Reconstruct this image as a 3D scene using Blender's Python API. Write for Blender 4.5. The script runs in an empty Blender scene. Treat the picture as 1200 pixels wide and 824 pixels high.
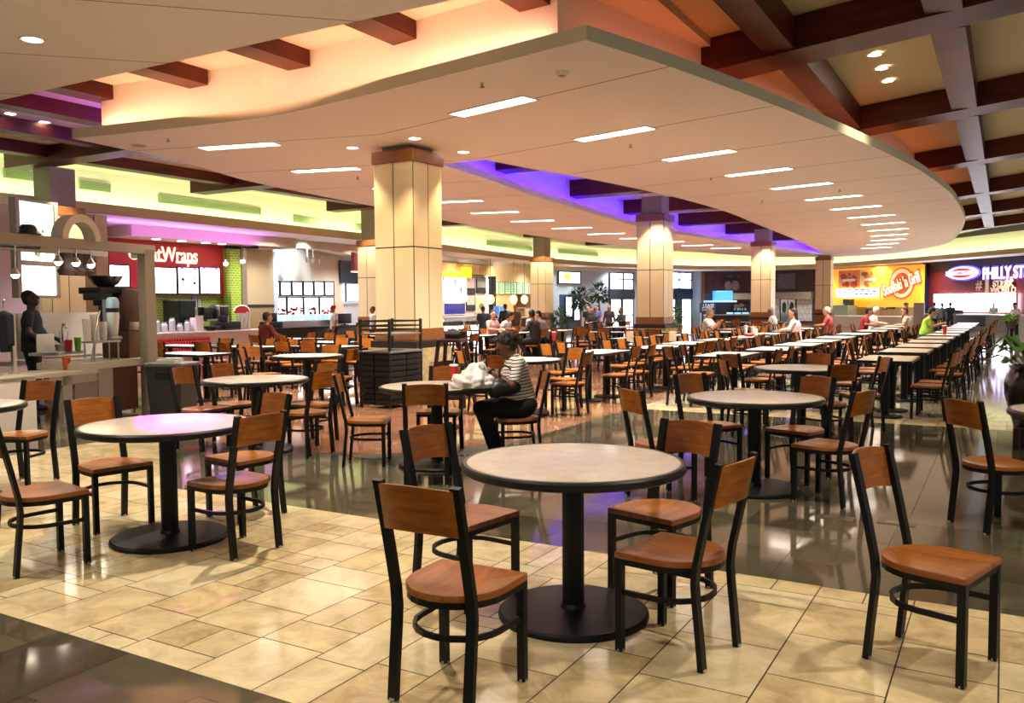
import bpy, bmesh, math, random
import numpy as np
from mathutils import Vector, Matrix
from mathutils.geometry import tessellate_polygon
random.seed(7)
SC = bpy.context.scene
COL = SC.collection
PI = math.pi

# ------------------------------------------------------------------ camera geometry (1200 x 824 photograph)
F, YH, EYE = 1000.0, 357.0, 1.50
TH = math.atan((412-YH)/F); RO = math.radians(.4); YAW = math.radians(30)
c_, s_ = math.cos(TH), math.sin(TH); cR, sR = math.cos(RO), math.sin(RO); cr, sr = math.cos(YAW), math.sin(YAW)
def ray(px, py):
    a, b = px-600, 412-py
    a, b = (cR*a+sR*b)/F, (-sR*a+cR*b)/F
    dx, dy, dz = a, c_+b*s_, -s_+b*c_
    return Vector((cr*dx-sr*dy, sr*dx+cr*dy, dz))
def at(px, py, z=0.0):
    d = ray(px, py); return Vector((0, 0, EYE))+d*((z-EYE)/d.z)
def atx(px, py, X):
    d = ray(px, py); return Vector((0, 0, EYE))+d*(X/d.x)
def aty(px, py, Y):
    d = ray(px, py); return Vector((0, 0, EYE))+d*(Y/d.y)
def atp(px, py, p, n):
    d = ray(px, py); o = Vector((0, 0, EYE)); n = Vector(n)
    return o+d*((Vector(p)-o).dot(n)/d.dot(n))

# ------------------------------------------------------------------ materials
def lin(h):
    h = h.lstrip('#'); h = ''.join(x*2 for x in h) if len(h) == 3 else h; v = [int(h[i:i+2], 16)/255 for i in (0, 2, 4)]
    return tuple((x/12.92 if x <= .04045 else ((x+.055)/1.055)**2.4) for x in v)+(1,)
def newmat(name):
    m = bpy.data.materials.new(name); m.use_nodes = True
    nt = m.node_tree; return m, nt, nt.nodes['Principled BSDF']
MATS = {}
def mat(name, col, rough=.5, metal=0, noise=0, scale=8, bump=0, emit=None, es=1, coat=0, spec=.5, trans=0, alpha=1):
    if name in MATS: return MATS[name]
    m, nt, b = newmat(name); c = lin(col) if isinstance(col, str) else col
    b.inputs['Base Color'].default_value = c; b.inputs['Roughness'].default_value = rough; b.inputs['Metallic'].default_value = metal
    b.inputs['Specular IOR Level'].default_value = spec; b.inputs['Coat Weight'].default_value = coat; b.inputs['Coat Roughness'].default_value = .15
    if trans: b.inputs['Transmission Weight'].default_value = trans
    if alpha < 1: b.inputs['Alpha'].default_value = alpha
    if emit:
        b.inputs['Emission Color'].default_value = lin(emit); b.inputs['Emission Strength'].default_value = es
    if noise or bump:
        tc = nt.nodes.new('ShaderNodeTexCoord'); n = nt.nodes.new('ShaderNodeTexNoise'); n.inputs['Scale'].default_value = scale; n.inputs['Detail'].default_value = 4
        nt.links.new(tc.outputs['Object'], n.inputs['Vector'])
        if noise:
            r = nt.nodes.new('ShaderNodeMix'); r.data_type = 'RGBA'
            r.inputs['A'].default_value = tuple(x*(1-noise) for x in c[:3])+(1,); r.inputs['B'].default_value = tuple(min(1, x*(1+noise)) for x in c[:3])+(1,)
            nt.links.new(n.outputs['Fac'], r.inputs['Factor']); nt.links.new(r.outputs['Result'], b.inputs['Base Color'])
        if bump:
            bp = nt.nodes.new('ShaderNodeBump'); bp.inputs['Strength'].default_value = bump; bp.inputs['Distance'].default_value = .01
            nt.links.new(n.outputs['Fac'], bp.inputs['Height']); nt.links.new(bp.outputs['Normal'], b.inputs['Normal'])
    MATS[name] = m; return m
def wood(name, c1, c2, rough=.3, scale=3, axis=(1, 14, 14), coat=.3, spec=.5):
    if name in MATS: return MATS[name]
    m, nt, b = newmat(name)
    tc = nt.nodes.new('ShaderNodeTexCoord'); mp = nt.nodes.new('ShaderNodeMapping'); mp.inputs['Scale'].default_value = axis
    n = nt.nodes.new('ShaderNodeTexNoise'); n.inputs['Scale'].default_value = scale; n.inputs['Detail'].default_value = 6; n.inputs['Distortion'].default_value = .6
    r = nt.nodes.new('ShaderNodeValToRGB'); r.color_ramp.elements[0].color = lin(c1); r.color_ramp.elements[1].color = lin(c2)
    r.color_ramp.elements[0].position = .3; r.color_ramp.elements[1].position = .7
    nt.links.new(tc.outputs['Object'], mp.inputs['Vector']); nt.links.new(mp.outputs['Vector'], n.inputs['Vector'])
    nt.links.new(n.outputs['Fac'], r.inputs['Fac']); nt.links.new(r.outputs['Color'], b.inputs['Base Color'])
    b.inputs['Roughness'].default_value = rough; b.inputs['Coat Weight'].default_value = coat; b.inputs['Coat Roughness'].default_value = .2; b.inputs['Specular IOR Level'].default_value = spec
    MATS[name] = m; return m
def tiles(name, ca, cb, grout, bw=.62, rh=.42, rough=.12, stain=.35, vein=None, squash=.55, off=.37):
    m, nt, b = newmat(name); N = nt.nodes.new; Lk = nt.links.new
    tc = N('ShaderNodeTexCoord'); mp = N('ShaderNodeMapping'); mp.inputs['Rotation'].default_value = (0, 0, PI/2); mp.inputs['Location'].default_value = (.13, .08, 0)
    Lk(tc.outputs['Object'], mp.inputs['Vector'])
    br = N('ShaderNodeTexBrick'); br.offset = off; br.offset_frequency = 2; br.squash = squash; br.squash_frequency = 3
    br.inputs['Color1'].default_value = lin(ca); br.inputs['Color2'].default_value = lin(cb); br.inputs['Mortar'].default_value = lin(grout)
    br.inputs['Scale'].default_value = 1; br.inputs['Mortar Size'].default_value = .0035; br.inputs['Mortar Smooth'].default_value = .2; br.inputs['Bias'].default_value = -.1
    br.inputs['Brick Width'].default_value = bw; br.inputs['Row Height'].default_value = rh
    Lk(mp.outputs['Vector'], br.inputs['Vector'])
    n = N('ShaderNodeTexNoise'); n.inputs['Scale'].default_value = 3.2; n.inputs['Detail'].default_value = 8; n.inputs['Roughness'].default_value = .65; n.inputs['Distortion'].default_value = .8
    Lk(tc.outputs['Object'], n.inputs['Vector'])
    rp = N('ShaderNodeValToRGB'); rp.color_ramp.elements[0].position = .33; rp.color_ramp.elements[1].position = .62
    rp.color_ramp.elements[0].color = (1-stain,)*3+(1,); rp.color_ramp.elements[1].color = (1.0, 1.0, 1.0, 1)
    Lk(n.outputs['Fac'], rp.inputs['Fac'])
    mx = N('ShaderNodeMix'); mx.data_type = 'RGBA'; mx.blend_type = 'MULTIPLY'; mx.inputs['Factor'].default_value = 1
    Lk(br.outputs['Color'], mx.inputs['A']); Lk(rp.outputs['Color'], mx.inputs['B'])
    out = mx.outputs['Result']
    if vein:
        n2 = N('ShaderNodeTexNoise'); n2.inputs['Scale'].default_value = 1.1; n2.inputs['Detail'].default_value = 5; Lk(tc.outputs['Object'], n2.inputs['Vector'])
        r2 = N('ShaderNodeValToRGB'); r2.color_ramp.elements[0].position = .42; r2.color_ramp.elements[1].position = .6
        Lk(n2.outputs['Fac'], r2.inputs['Fac'])
        m2 = N('ShaderNodeMix'); m2.data_type = 'RGBA'; m2.inputs['B'].default_value = lin(vein)
        sc = N('ShaderNodeMath'); sc.operation = 'MULTIPLY'; sc.inputs[1].default_value = .5; Lk(r2.outputs['Color'], sc.inputs[0]); Lk(sc.outputs[0], m2.inputs['Factor'])
        Lk(out, m2.inputs['A']); out = m2.outputs['Result']
    Lk(out, b.inputs['Base Color'])
    rr = N('ShaderNodeMapRange'); rr.inputs['To Min'].default_value = rough*.7; rr.inputs['To Max'].default_value = rough*1.5; Lk(n.outputs['Fac'], rr.inputs['Value']); Lk(rr.outputs['Result'], b.inputs['Roughness'])
    bp = N('ShaderNodeBump'); bp.inputs['Strength'].default_value = .25; bp.inputs['Distance'].default_value = .004; bp.invert = True
    Lk(br.outputs['Fac'], bp.inputs['Height']); Lk(bp.outputs['Normal'], b.inputs['Normal'])
    b.inputs['Specular IOR Level'].default_value = .5
    return m
def emis(name, col, s): return mat(name, '#000000' if s > 3 else col, .5, emit=col, es=s)

WHT = mat('white_paint', '#e9e2d4', .7)
CEIL = mat('plain_ceiling_paint', '#ddd2c2', .75)
BLK = mat('black_metal', '#090a09', .45, spec=.3)
BLKP = mat('black_plastic', '#101010', .35)
WOODC = wood('chair_wood', '#7e4512', '#b0681f', .32, coat=.12, spec=.35)
WOODB = wood('beam_wood', '#42190a', '#5c2610', .45, 1.2, (1, 1, 10), .04, .25)
WOODY = wood('column_band_wood', '#7a461c', '#96602c', .4)
STEEL = mat('brushed_steel', '#b9b7b2', .3, 1)
CHROME = mat('chrome', '#d8d8d8', .15, 1)

# ------------------------------------------------------------------ mesh builder
class MB:
    def __init__(s): s.v = []; s.f = []; s.m = []; s.M = Matrix.Identity(4)
    def add(s, vs, fs, mi=0):
        b = len(s.v); s.v += [tuple(s.M @ Vector(v)) for v in vs]; s.f += [tuple(b+i for i in f) for f in fs]; s.m += [mi]*len(fs); return s
    def box(s, x0, y0, z0, x1, y1, z1, mi=0):
        x0, x1 = sorted((x0, x1)); y0, y1 = sorted((y0, y1)); z0, z1 = sorted((z0, z1))
        return s.add([(x0, y0, z0), (x1, y0, z0), (x1, y1, z0), (x0, y1, z0), (x0, y0, z1), (x1, y0, z1), (x1, y1, z1), (x0, y1, z1)],
                     [(0, 3, 2, 1), (4, 5, 6, 7), (0, 1, 5, 4), (1, 2, 6, 5), (2, 3, 7, 6), (3, 0, 4, 7)], mi)
    def cb(s, cx, cy, cz, sx, sy, sz, mi=0): return s.box(cx-sx/2, cy-sy/2, cz-sz/2, cx+sx/2, cy+sy/2, cz+sz/2, mi)
    def bbox(s, cx, cy, cz, sx, sy, sz, r=.01, mi=0):       # box with chamfered edges
        bm = bmesh.new(); bmesh.ops.create_cube(bm, size=1)
        for v in bm.verts: v.co = Vector((v.co.x*sx, v.co.y*sy, v.co.z*sz))
        bmesh.ops.bevel(bm, geom=bm.edges[:], offset=min(r, .45*min(sx, sy, sz)), segments=2, profile=.5, affect='EDGES')
        bm.verts.ensure_lookup_table(); ix = {v: i for i, v in enumerate(bm.verts)}
        s.add([(v.co.x+cx, v.co.y+cy, v.co.z+cz) for v in bm.verts], [tuple(ix[v] for v in f.verts) for f in bm.faces], mi); bm.free(); return s
    def prism(s, pts, z0, z1, mi=0):
        n = len(pts)
        a = sum(pts[i][0]*pts[(i+1) % n][1]-pts[(i+1) % n][0]*pts[i][1] for i in range(n))
        if a < 0: pts = pts[::-1]
        vs = [(p[0], p[1], z0) for p in pts]+[(p[0], p[1], z1) for p in pts]
        fs = [tuple(range(n))[::-1], tuple(range(n, 2*n))]+[(i, (i+1) % n, n+(i+1) % n, n+i) for i in range(n)]
        return s.add(vs, fs, mi)
    def lathe(s, prof, n=24, cx=0, cy=0, mi=0, sx=1, sy=1, caps=True):
        vs = []; fs = []
        for r, z in prof: vs += [(cx+sx*r*math.cos(2*PI*k/n), cy+sy*r*math.sin(2*PI*k/n), z) for k in range(n)]
        for i in range(len(prof)-1):
            for k in range(n):
                fs.append((i*n+k, i*n+(k+1) % n, (i+1)*n+(k+1) % n, (i+1)*n+k))
        if caps: fs.append(tuple(range(n))[::-1]); fs.append(tuple((len(prof)-1)*n+k for k in range(n)))
        return s.add(vs, fs, mi)
    def tube(s, path, r, n=8, mi=0, closed=False, sq=None):  # sq=(w,d) rectangular section instead of round
        P = [Vector(p) for p in path]; L = len(P); vs = []; fs = []
        rr = r if isinstance(r, (list, tuple)) else [r]*L
        up = Vector((0, 0, 1))
        ref = None
        for i, p in enumerate(P):
            if closed: t = (P[(i+1) % L]-P[i-1])
            else: t = (P[min(i+1, L-1)]-P[max(i-1, 0)])
            t.normalize()
            if ref is None:
                ref = up if abs(t.z) < .9 else Vector((1, 0, 0))
            a = ref-t*ref.dot(t)
            if a.length < 1e-5: a = Vector((0, 1, 0))-t*t.y
            a.normalize(); ref = a; b = t.cross(a)
            if sq:
                n = 4
                for u, w in ((-1, -1), (1, -1), (1, 1), (-1, 1)): vs.append(p+a*u*sq[0]/2+b*w*sq[1]/2)
            else:
                for k in range(n): vs.append(p+(a*math.cos(2*PI*k/n)+b*math.sin(2*PI*k/n))*rr[i])
        for i in range(L if closed else L-1):
            j = (i+1) % L
            for k in range(n): fs.append((i*n+k, i*n+(k+1) % n, j*n+(k+1) % n, j*n+k))
        if not closed: fs += [tuple(range(n))[::-1], tuple((L-1)*n+k for k in range(n))]
        return s.add([tuple(v) for v in vs], fs, mi)
    def ball(s, c, r, mi=0, n=10):
        rx, ry, rz = r if isinstance(r, (tuple, list)) else (r, r, r)
        prof = [(max(1e-4, math.sin(PI*i/n)), -math.cos(PI*i/n)) for i in range(n+1)]; b = len(s.v)
        vs = []; fs = []; m = 2*n
        for q, z in prof: vs += [(c[0]+rx*q*math.cos(2*PI*k/m), c[1]+ry*q*math.sin(2*PI*k/m), c[2]+rz*z) for k in range(m)]
        for i in range(n):
            for k in range(m): fs.append((i*m+k, i*m+(k+1) % m, (i+1)*m+(k+1) % m, (i+1)*m+k))
        return s.add(vs, fs, mi)
    def quad(s, a, b, c, d, mi=0): return s.add([a, b, c, d], [(0, 1, 2, 3)], mi)
    def mesh(s, name, mats, smooth=False):
        me = bpy.data.meshes.new(name); me.from_pydata(s.v, [], s.f)
        for m in (mats if isinstance(mats, (list, tuple)) else [mats]): me.materials.append(m)
        me.polygons.foreach_set('material_index', s.m)
        me.update()
        bm = bmesh.new(); bm.from_mesh(me); bmesh.ops.recalc_face_normals(bm, faces=bm.faces); bm.to_mesh(me); bm.free()
        if smooth:
            me.polygons.foreach_set('use_smooth', [True]*len(me.polygons))
            try: me.set_sharp_from_angle(angle=math.radians(smooth if smooth > 1 else 40))
            except Exception: pass
        return me
    def build(s, name, mats, parent=None, smooth=False): return link(name, s.mesh(name, mats, smooth), parent)

def link(name, data, parent=None):
    o = bpy.data.objects.new(name, data); COL.objects.link(o)
    if parent is not None: o.parent = parent
    return o
def tag(o, label=None, cat=None, group=None, kind=None):
    if label: o['label'] = label
    if cat: o['category'] = cat
    if group: o['group'] = group
    if kind: o['kind'] = kind
    return o
def thing(name, label, cat, loc=(0, 0, 0), rz=0, group=None):
    o = link(name, None); o.location = loc; o.rotation_euler = (0, 0, rz); o.empty_display_size = .2
    return tag(o, label, cat, group)
def struct(name, mb, mats, parent=None, smooth=False, label=None):
    o = mb.build(name, mats, parent, smooth)
    if parent is None: o['kind'] = 'structure'
    if label: o['label'] = label
    return o
def copy_tree(o, parent=None, label=None):
    c = o.copy(); COL.objects.link(c)
    if parent is not None: c.parent = parent
    if label: c['label'] = label
    for ch in KIDS.get(o.name, ()): copy_tree(ch, c)
    return c
KIDS = {}
def reg(o):                                                   # remember the children of a source thing, for copy_tree
    def walk(p):
        k = [x for x in COL.objects if x.parent is p]; KIDS[p.name] = k
        for x in k: walk(x)
    walk(o); return o
def text(name, body, parent, mat_, M, size=.3, ext=.01, align='CENTER', sx=1, bold=0):
    cu = bpy.data.curves.new(name, 'FONT'); cu.body = body; cu.size = size; cu.extrude = ext; cu.align_x = align; cu.align_y = 'CENTER'; cu.offset = bold
    tmp = bpy.data.objects.new(name, cu); COL.objects.link(tmp); bpy.context.view_layer.update()
    me = bpy.data.meshes.new_from_object(tmp.evaluated_get(bpy.context.evaluated_depsgraph_get())); bpy.data.objects.remove(tmp)
    me.materials.clear(); me.materials.append(mat_); o = link(name, me, parent); o.matrix_local = M @ Matrix.Diagonal((sx, 1, 1, 1)); return o
def text_fit(name, body, parent, mat_, x0, x1, z0, z1, y, ext=.02, bold=0, pre=None):   # lettering stretched to a width and a height on an upright face
    o = text(name, body, parent, mat_, Matrix.Identity(4), 1, ext, 'LEFT', 1, bold); v = [p.co for p in o.data.vertices]
    ax, bx, az, bz = min(p.x for p in v), max(p.x for p in v), min(p.y for p in v), max(p.y for p in v)
    o.matrix_local = (pre or Matrix.Identity(4)) @ Matrix.Translation((x0, y, z0)) @ Matrix.Rotation(PI/2, 4, 'X') @ Matrix.Diagonal(((x1-x0)/(bx-ax), (z1-z0)/(bz-az), 1, 1)) @ Matrix.Translation((-ax, -az, 0)); return o
ORD = ['first', 'second', 'third', 'fourth', 'fifth', 'sixth', 'seventh', 'eighth', 'ninth', 'tenth', 'eleventh', 'twelfth', 'thirteenth', 'fourteenth', 'fifteenth', 'sixteenth', 'seventeenth', 'eighteenth']
def spline(pts, n=8):
    out = []; P = [Vector(p) for p in pts]
    for i in range(len(P)-1):
        p0, p1, p2, p3 = P[max(i-1, 0)], P[i], P[i+1], P[min(i+2, len(P)-1)]
        for k in range(n):
            t = k/n; out.append(.5*((2*p1)+(p2-p0)*t+(2*p0-5*p1+4*p2-p3)*t*t+(3*p1-p0-3*p2+p3)*t**3))
    out.append(P[-1]); return out
def offset(poly, d):                                           # open polyline moved to its left by d
    out = []
    for i, p in enumerate(poly):
        a = poly[max(i-1, 0)]; b = poly[min(i+1, len(poly)-1)]; t = Vector((b[0]-a[0], b[1]-a[1])); t.normalize()
        out.append((p[0]-t.y*d, p[1]+t.x*d))
    return out
def ribbon(mb, poly, z0, z1, th=.12, mi=0, closed=False):       # a vertical wall that follows a polyline, of real thickness
    a = offset(poly, th/2); b = offset(poly, -th/2); n = len(poly)
    for i in range(n-1):
        vs = [(*a[i], z0), (*a[i+1], z0), (*b[i+1], z0), (*b[i], z0), (*a[i], z1), (*a[i+1], z1), (*b[i+1], z1), (*b[i], z1)]
        fs = [(0, 1, 2, 3), (7, 6, 5, 4), (0, 4, 5, 1), (2, 6, 7, 3)]
        if i == 0: fs.append((0, 3, 7, 4))
        if i == n-2: fs.append((1, 5, 6, 2))
        mb.add(vs, fs, mi)
    return mb
def area_light(name, loc, size, col, power, direction, size_y=None, spread=None):
    li = bpy.data.lights.new(name, 'AREA'); li.energy = power; li.color = lin(col)[:3] if isinstance(col, str) else col
    li.shape = 'RECTANGLE'; li.size = size; li.size_y = size_y or size
    if spread: li.spread = math.radians(spread)
    o = link(name, li); o.location = loc; o.rotation_euler = Vector(direction).to_track_quat('-Z', 'Y').to_euler(); return o
def strip_light(name, p, q, col, wpm, direction, w=.12):         # a linear lamp from p to q
    p, q = Vector(p), Vector(q); d = q-p; L = d.length
    li = bpy.data.lights.new(name, 'AREA'); li.energy = wpm*L; li.color = lin(col)[:3]; li.shape = 'RECTANGLE'; li.size = L; li.size_y = w
    o = link(name, li); z = -Vector(direction).normalized(); x = d.normalized(); z = (z-x*z.dot(x)).normalized(); y = z.cross(x)
    M = Matrix((x, y, z)).transposed().to_4x4(); M.translation = (p+q)/2; o.matrix_world = M; return o
def spot(name, loc, col, power, target, angle=70, blend=.6, size=.06):
    li = bpy.data.lights.new(name, 'SPOT'); li.energy = power; li.color = lin(col)[:3]; li.spot_size = math.radians(angle); li.spot_blend = blend; li.shadow_soft_size = size
    o = link(name, li); o.location = loc; o.rotation_euler = (Vector(target)-Vector(loc)).to_track_quat('-Z', 'Y').to_euler(); return o
#@@SETTING
# ================================================================== SETTING
def inter(px, py, poly):                                       # where the line of sight through a pixel meets a vertical wall along a polyline
    d = ray(px, py); best = None
    for i in range(len(poly)-1):
        ax, ay = poly[i][:2]; bx, by = poly[i+1][:2]; ex, ey = bx-ax, by-ay
        det = d.x*(-ey)+ex*d.y
        if abs(det) < 1e-9: continue
        t = (ax*(-ey)+ex*ay)/det; u = (d.x*ay-d.y*ax)/det
        if t > 0 and -1e-6 <= u <= 1+1e-6 and (best is None or t < best[0]): best = (t, i)
    t, i = best; p = Vector((0, 0, EYE))+d*t
    return p, Vector((poly[i+1][0]-poly[i][0], poly[i+1][1]-poly[i][1], 0)).normalized()
def slab(mb, outer, z0, z1, holes=(), mi=0, mside=None):
    mside = mi if mside is None else mside
    loops = [[Vector((p[0], p[1], 0)) for p in outer]]+[[Vector((p[0], p[1], 0)) for p in h] for h in holes]
    tris = tessellate_polygon(loops); flat = [p for l in loops for p in l]; n = len(flat)
    mb.add([(p.x, p.y, z0) for p in flat], [tuple(t) for t in tris], mi)
    mb.add([(p.x, p.y, z1) for p in flat], [tuple(t) for t in tris], mside)
    for l in loops:
        k = len(l)
        mb.add([(p.x, p.y, z0) for p in l]+[(p.x, p.y, z1) for p in l], [(i, (i+1) % k, k+(i+1) % k, k+i) for i in range(k)], mside)
    return mb

# floor: one mesh, one face per paved area
def stone(name, col, rough, stain, vein=None, sc=3.2):
    m, nt, b = newmat(name); N = nt.nodes.new; Lk = nt.links.new
    tc = N('ShaderNodeTexCoord'); n = N('ShaderNodeTexNoise'); n.inputs['Scale'].default_value = sc; n.inputs['Detail'].default_value = 8; n.inputs['Roughness'].default_value = .68; n.inputs['Distortion'].default_value = .7; Lk(tc.outputs['Object'], n.inputs['Vector'])
    r = N('ShaderNodeValToRGB'); c = lin(col); r.color_ramp.elements[0].position = .34; r.color_ramp.elements[1].position = .6
    r.color_ramp.elements[0].color = (c[0]*(1-stain), c[1]*(1-stain*1.08), c[2]*(1-stain*1.2), 1); r.color_ramp.elements[1].color = c; Lk(n.outputs['Fac'], r.inputs['Fac'])
    if vein:
        e = r.color_ramp.elements.new(.72); e.color = lin(vein)
    Lk(r.outputs['Color'], b.inputs['Base Color'])
    rr = N('ShaderNodeMapRange'); rr.inputs['To Min'].default_value = rough*.6; rr.inputs['To Max'].default_value = rough*1.5; Lk(n.outputs['Fac'], rr.inputs['Value']); Lk(rr.outputs['Result'], b.inputs['Roughness'])
    return m
CR = [stone('cream_stone_'+k, c, .13, st, None, 5) for k, c, st in (('pale', '#e6d4a8', .26), ('mid', '#e0cb9b', .32), ('warm', '#dcc592', .36), ('worn', '#d2bb8c', .46))]
GR = [stone('grey_stone_'+k, c, .07, st) for k, c, st in (('mid', '#5b5544', .22), ('pale', '#675f4c', .2), ('dark', '#4f4939', .25))]
RE = [stone('red_marble_'+k, c, .06, st, v, 2.2) for k, c, st, v in (('mid', '#9a6a4d', .3, '#bd967a'), ('pale', '#a67a5e', .25, '#c8a88c'))]
TA = [stone('tan_stone_'+k, c, .07, st) for k, c, st in (('mid', '#a89c88', .2), ('pale', '#b3a794', .2), ('dark', '#978b75', .22))]
GROUT = mat('grout', '#3c3020', .8)
FM = CR+GR+RE+TA+[GROUT]
fl = MB(); fr_ = random.Random(11)
def clip(poly, keep):                                            # convex clip of a polygon by the half plane a*x+b*y<=c
    a, b, c = keep; out = []
    for i, p in enumerate(poly):
        q = poly[(i+1) % len(poly)]; dp, dq = a*p[0]+b*p[1]-c, a*q[0]+b*q[1]-c
        if dp <= 0: out.append(p)
        if dp*dq < 0: t = dp/(dp-dq); out.append((p[0]+(q[0]-p[0])*t, p[1]+(q[1]-p[1])*t))
    return out
def paved(region, mats_, widths, lens, gap=.0065, split=.3):      # random ashlar: courses along y, clipped to a convex region
    xs = [p[0] for p in region]; ys = [p[1] for p in region]; n = len(region); half = []
    ar = sum(region[i][0]*region[(i+1) % n][1]-region[(i+1) % n][0]*region[i][1] for i in range(n))
    if ar < 0: region = region[::-1]
    for i in range(n):
        (x0, y0), (x1, y1) = region[i], region[(i+1) % n]; a, b = y1-y0, x0-x1; half.append((a, b, a*x0+b*y0))
    fl.add([(*p, -.0015) for p in region], [tuple(range(n))], len(FM)-1)
    def put(x0, y0, x1, y1):
        P = [(x0+gap/2, y0+gap/2), (x1-gap/2, y0+gap/2), (x1-gap/2, y1-gap/2), (x0+gap/2, y1-gap/2)]
        for h in half:
            P = clip(P, h)
            if len(P) < 3: return
        fl.add([(*p, 0) for p in P], [tuple(range(len(P)))], fr_.choice(mats_))
    x = min(xs)-.1
    while x < max(xs):
        w = fr_.choice(widths); y = min(ys)-fr_.uniform(0, .5)
        while y < max(ys):
            L = fr_.choice(lens)*fr_.uniform(.92, 1.08); r = fr_.random()
            if r < split*.5: k = fr_.uniform(.35, .65); put(x, y, x+w*k, y+L); put(x+w*k, y, x+w, y+L)
            elif r < split: k = .4; put(x, y, x+w, y+L*k); put(x, y+L*k, x+w*.5, y+L); put(x+w*.5, y+L*k, x+w, y+L)
            else: put(x, y, x+w, y+L)
            y += L
        x += w
cw, cl_ = (.27, .37, .37, .45), (.3, .42, .52, .6)
c_ix, g_ix, r_ix, t_ix = [0, 0, 1, 1, 1, 2, 2, 3], [4, 4, 5, 6], [7, 8], [9, 9, 10, 11]
paved([(-14, -2), (9, -2), (9, 2.31), (-14, 2.31)], g_ix, (.42, .5, .6), (.5, .62, .75), .003, .08)
paved([(-8.75, 2.31), (6, 2.31), (6, 4.66), (-8.75, 4.66)], c_ix, cw, cl_)
paved([(-8.75, 4.66), (-6.05, 4.66), (-8.75, 6.75)], c_ix, cw, cl_)
paved([(-6.05, 4.66), (6, 4.66), (6, 6.5), (-8.43, 6.5)], g_ix, (.42, .5, .6), (.5, .62, .75), .003, .08)
paved([(-4.6, 6.5), (6, 6.5), (6, 11.4), (-4.6, 11.4)], g_ix, (.42, .5, .6), (.5, .62, .75), .003, .08)
paved([(-6.05, 6.5), (-4.6, 6.5), (-4.6, 8.2), (-5.15, 6.9)], g_ix, (.42, .5), (.5, .62), .003, .05)
paved([(-4.6, 11.4), (6, 11.4), (6, 12.15), (-4.6, 12.15)], c_ix, cw, cl_)
paved([(-4.6, 12.15), (6, 12.15), (6, 40), (-4.6, 40)], t_ix, (.34, .34, .5), (.5, .62, .8), .004, .05)
def area(pts, mi): fl.add([(p[0], p[1], 0) for p in pts], [tuple(range(len(pts)))], mi)
paved([(-8.75, 6.75), (-8.43, 6.5), (-6.05, 6.5), (-6.05, 20), (-8.75, 20)], r_ix, (.6,), (.6,), .003, 0)
paved([(-6.05, 6.5), (-5.15, 6.9), (-4.6, 8.2), (-4.6, 20), (-6.05, 20)], r_ix, (.6,), (.6,), .003, 0)
paved([(-8.75, 6.75), (-12.5, 9.6), (-12.5, 20), (-8.75, 20)], r_ix, (.6,), (.6,), .003, 0)
paved([(-8.75, 2.31), (-8.75, 6.75), (-12.5, 9.6), (-14, 9.6), (-14, 2.31)], g_ix, (.42, .5, .6), (.5, .62, .75), .003, .08)
paved([(-12.5, 9.6), (-20.8, 9.6), (-20.8, 20), (-12.5, 20)], r_ix, (.6,), (.6,), .003, 0)
area([(-4.6, 20), (-4.6, 64), (-30, 64), (-30, 9.6), (-20.8, 9.6), (-20.8, 20)], 7); area([(-4.6, 40), (9, 40), (9, 64), (-4.6, 64)], 9)
area([(6, -2), (9, -2), (9, 40), (6, 40)], 4); area([(-30, -6), (9, -6), (9, -2), (-30, -2)], 4); area([(-30, -2), (-14, -2), (-14, 9.6), (-30, 9.6)], 4)
fo = fl.build('floor', FM); fo['kind'] = 'structure'

# big boat-shaped dropped ceiling with a lens-shaped well
right = [(-3.63, 7.8), (-3.24, 9.18), (-2.69, 11.6), (-2.23, 14.07), (-1.84, 16.42), (-1.53, 18.75), (-1.28, 21.64), (-1.15, 24.5), (-1.13, 29.5), (-1.25, 32.8), (-1.63, 37.66), (-2.29, 42.8), (-3.6, 47), (-5.6, 50.5), (-8.3, 52)]
left = [(-8.3, 52), (-11, 50), (-12.8, 46), (-13.9, 41), (-15.0, 35), (-15.5, 29), (-15.2, 23.5), (-14.5, 18.4), (-13.75, 13.1), (-12.9, 10.6), (-12.5, 8.15)]
near = [(-12.5, 8.15), (-9.19, 8.6), (-7.35, 8.45), (-5.83, 8.2), (-3.63, 7.8)]
R2 = [tuple(p) for p in spline([Vector((*p, 0)) for p in right], 5)]; L2 = [tuple(p) for p in spline([Vector((*p, 0)) for p in left], 5)]
N2 = [tuple(p) for p in spline([Vector((*p, 0)) for p in near], 5)]
outline = [p[:2] for p in R2[:-1]+L2[:-1]+N2[:-1]]
wr = [(-8.15, 13.15), (-7.89, 14.8), (-7.5, 16.7), (-7.05, 20.5), (-6.95, 24.5), (-7.15, 28.3), (-7.55, 36.1), (-8.2, 45), (-8.6, 49)]
wl = [(-8.6, 49), (-9.6, 43), (-10.3, 36), (-10.75, 28.2), (-10.5, 24), (-10.05, 20.2), (-9.8, 17.9), (-9.3, 14.9), (-9.11, 13.2)]
W2 = [tuple(p)[:2] for p in spline([Vector((*p, 0)) for p in wr], 4)]+[tuple(p)[:2] for p in spline([Vector((*p, 0)) for p in wl], 4)][1:]
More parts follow.
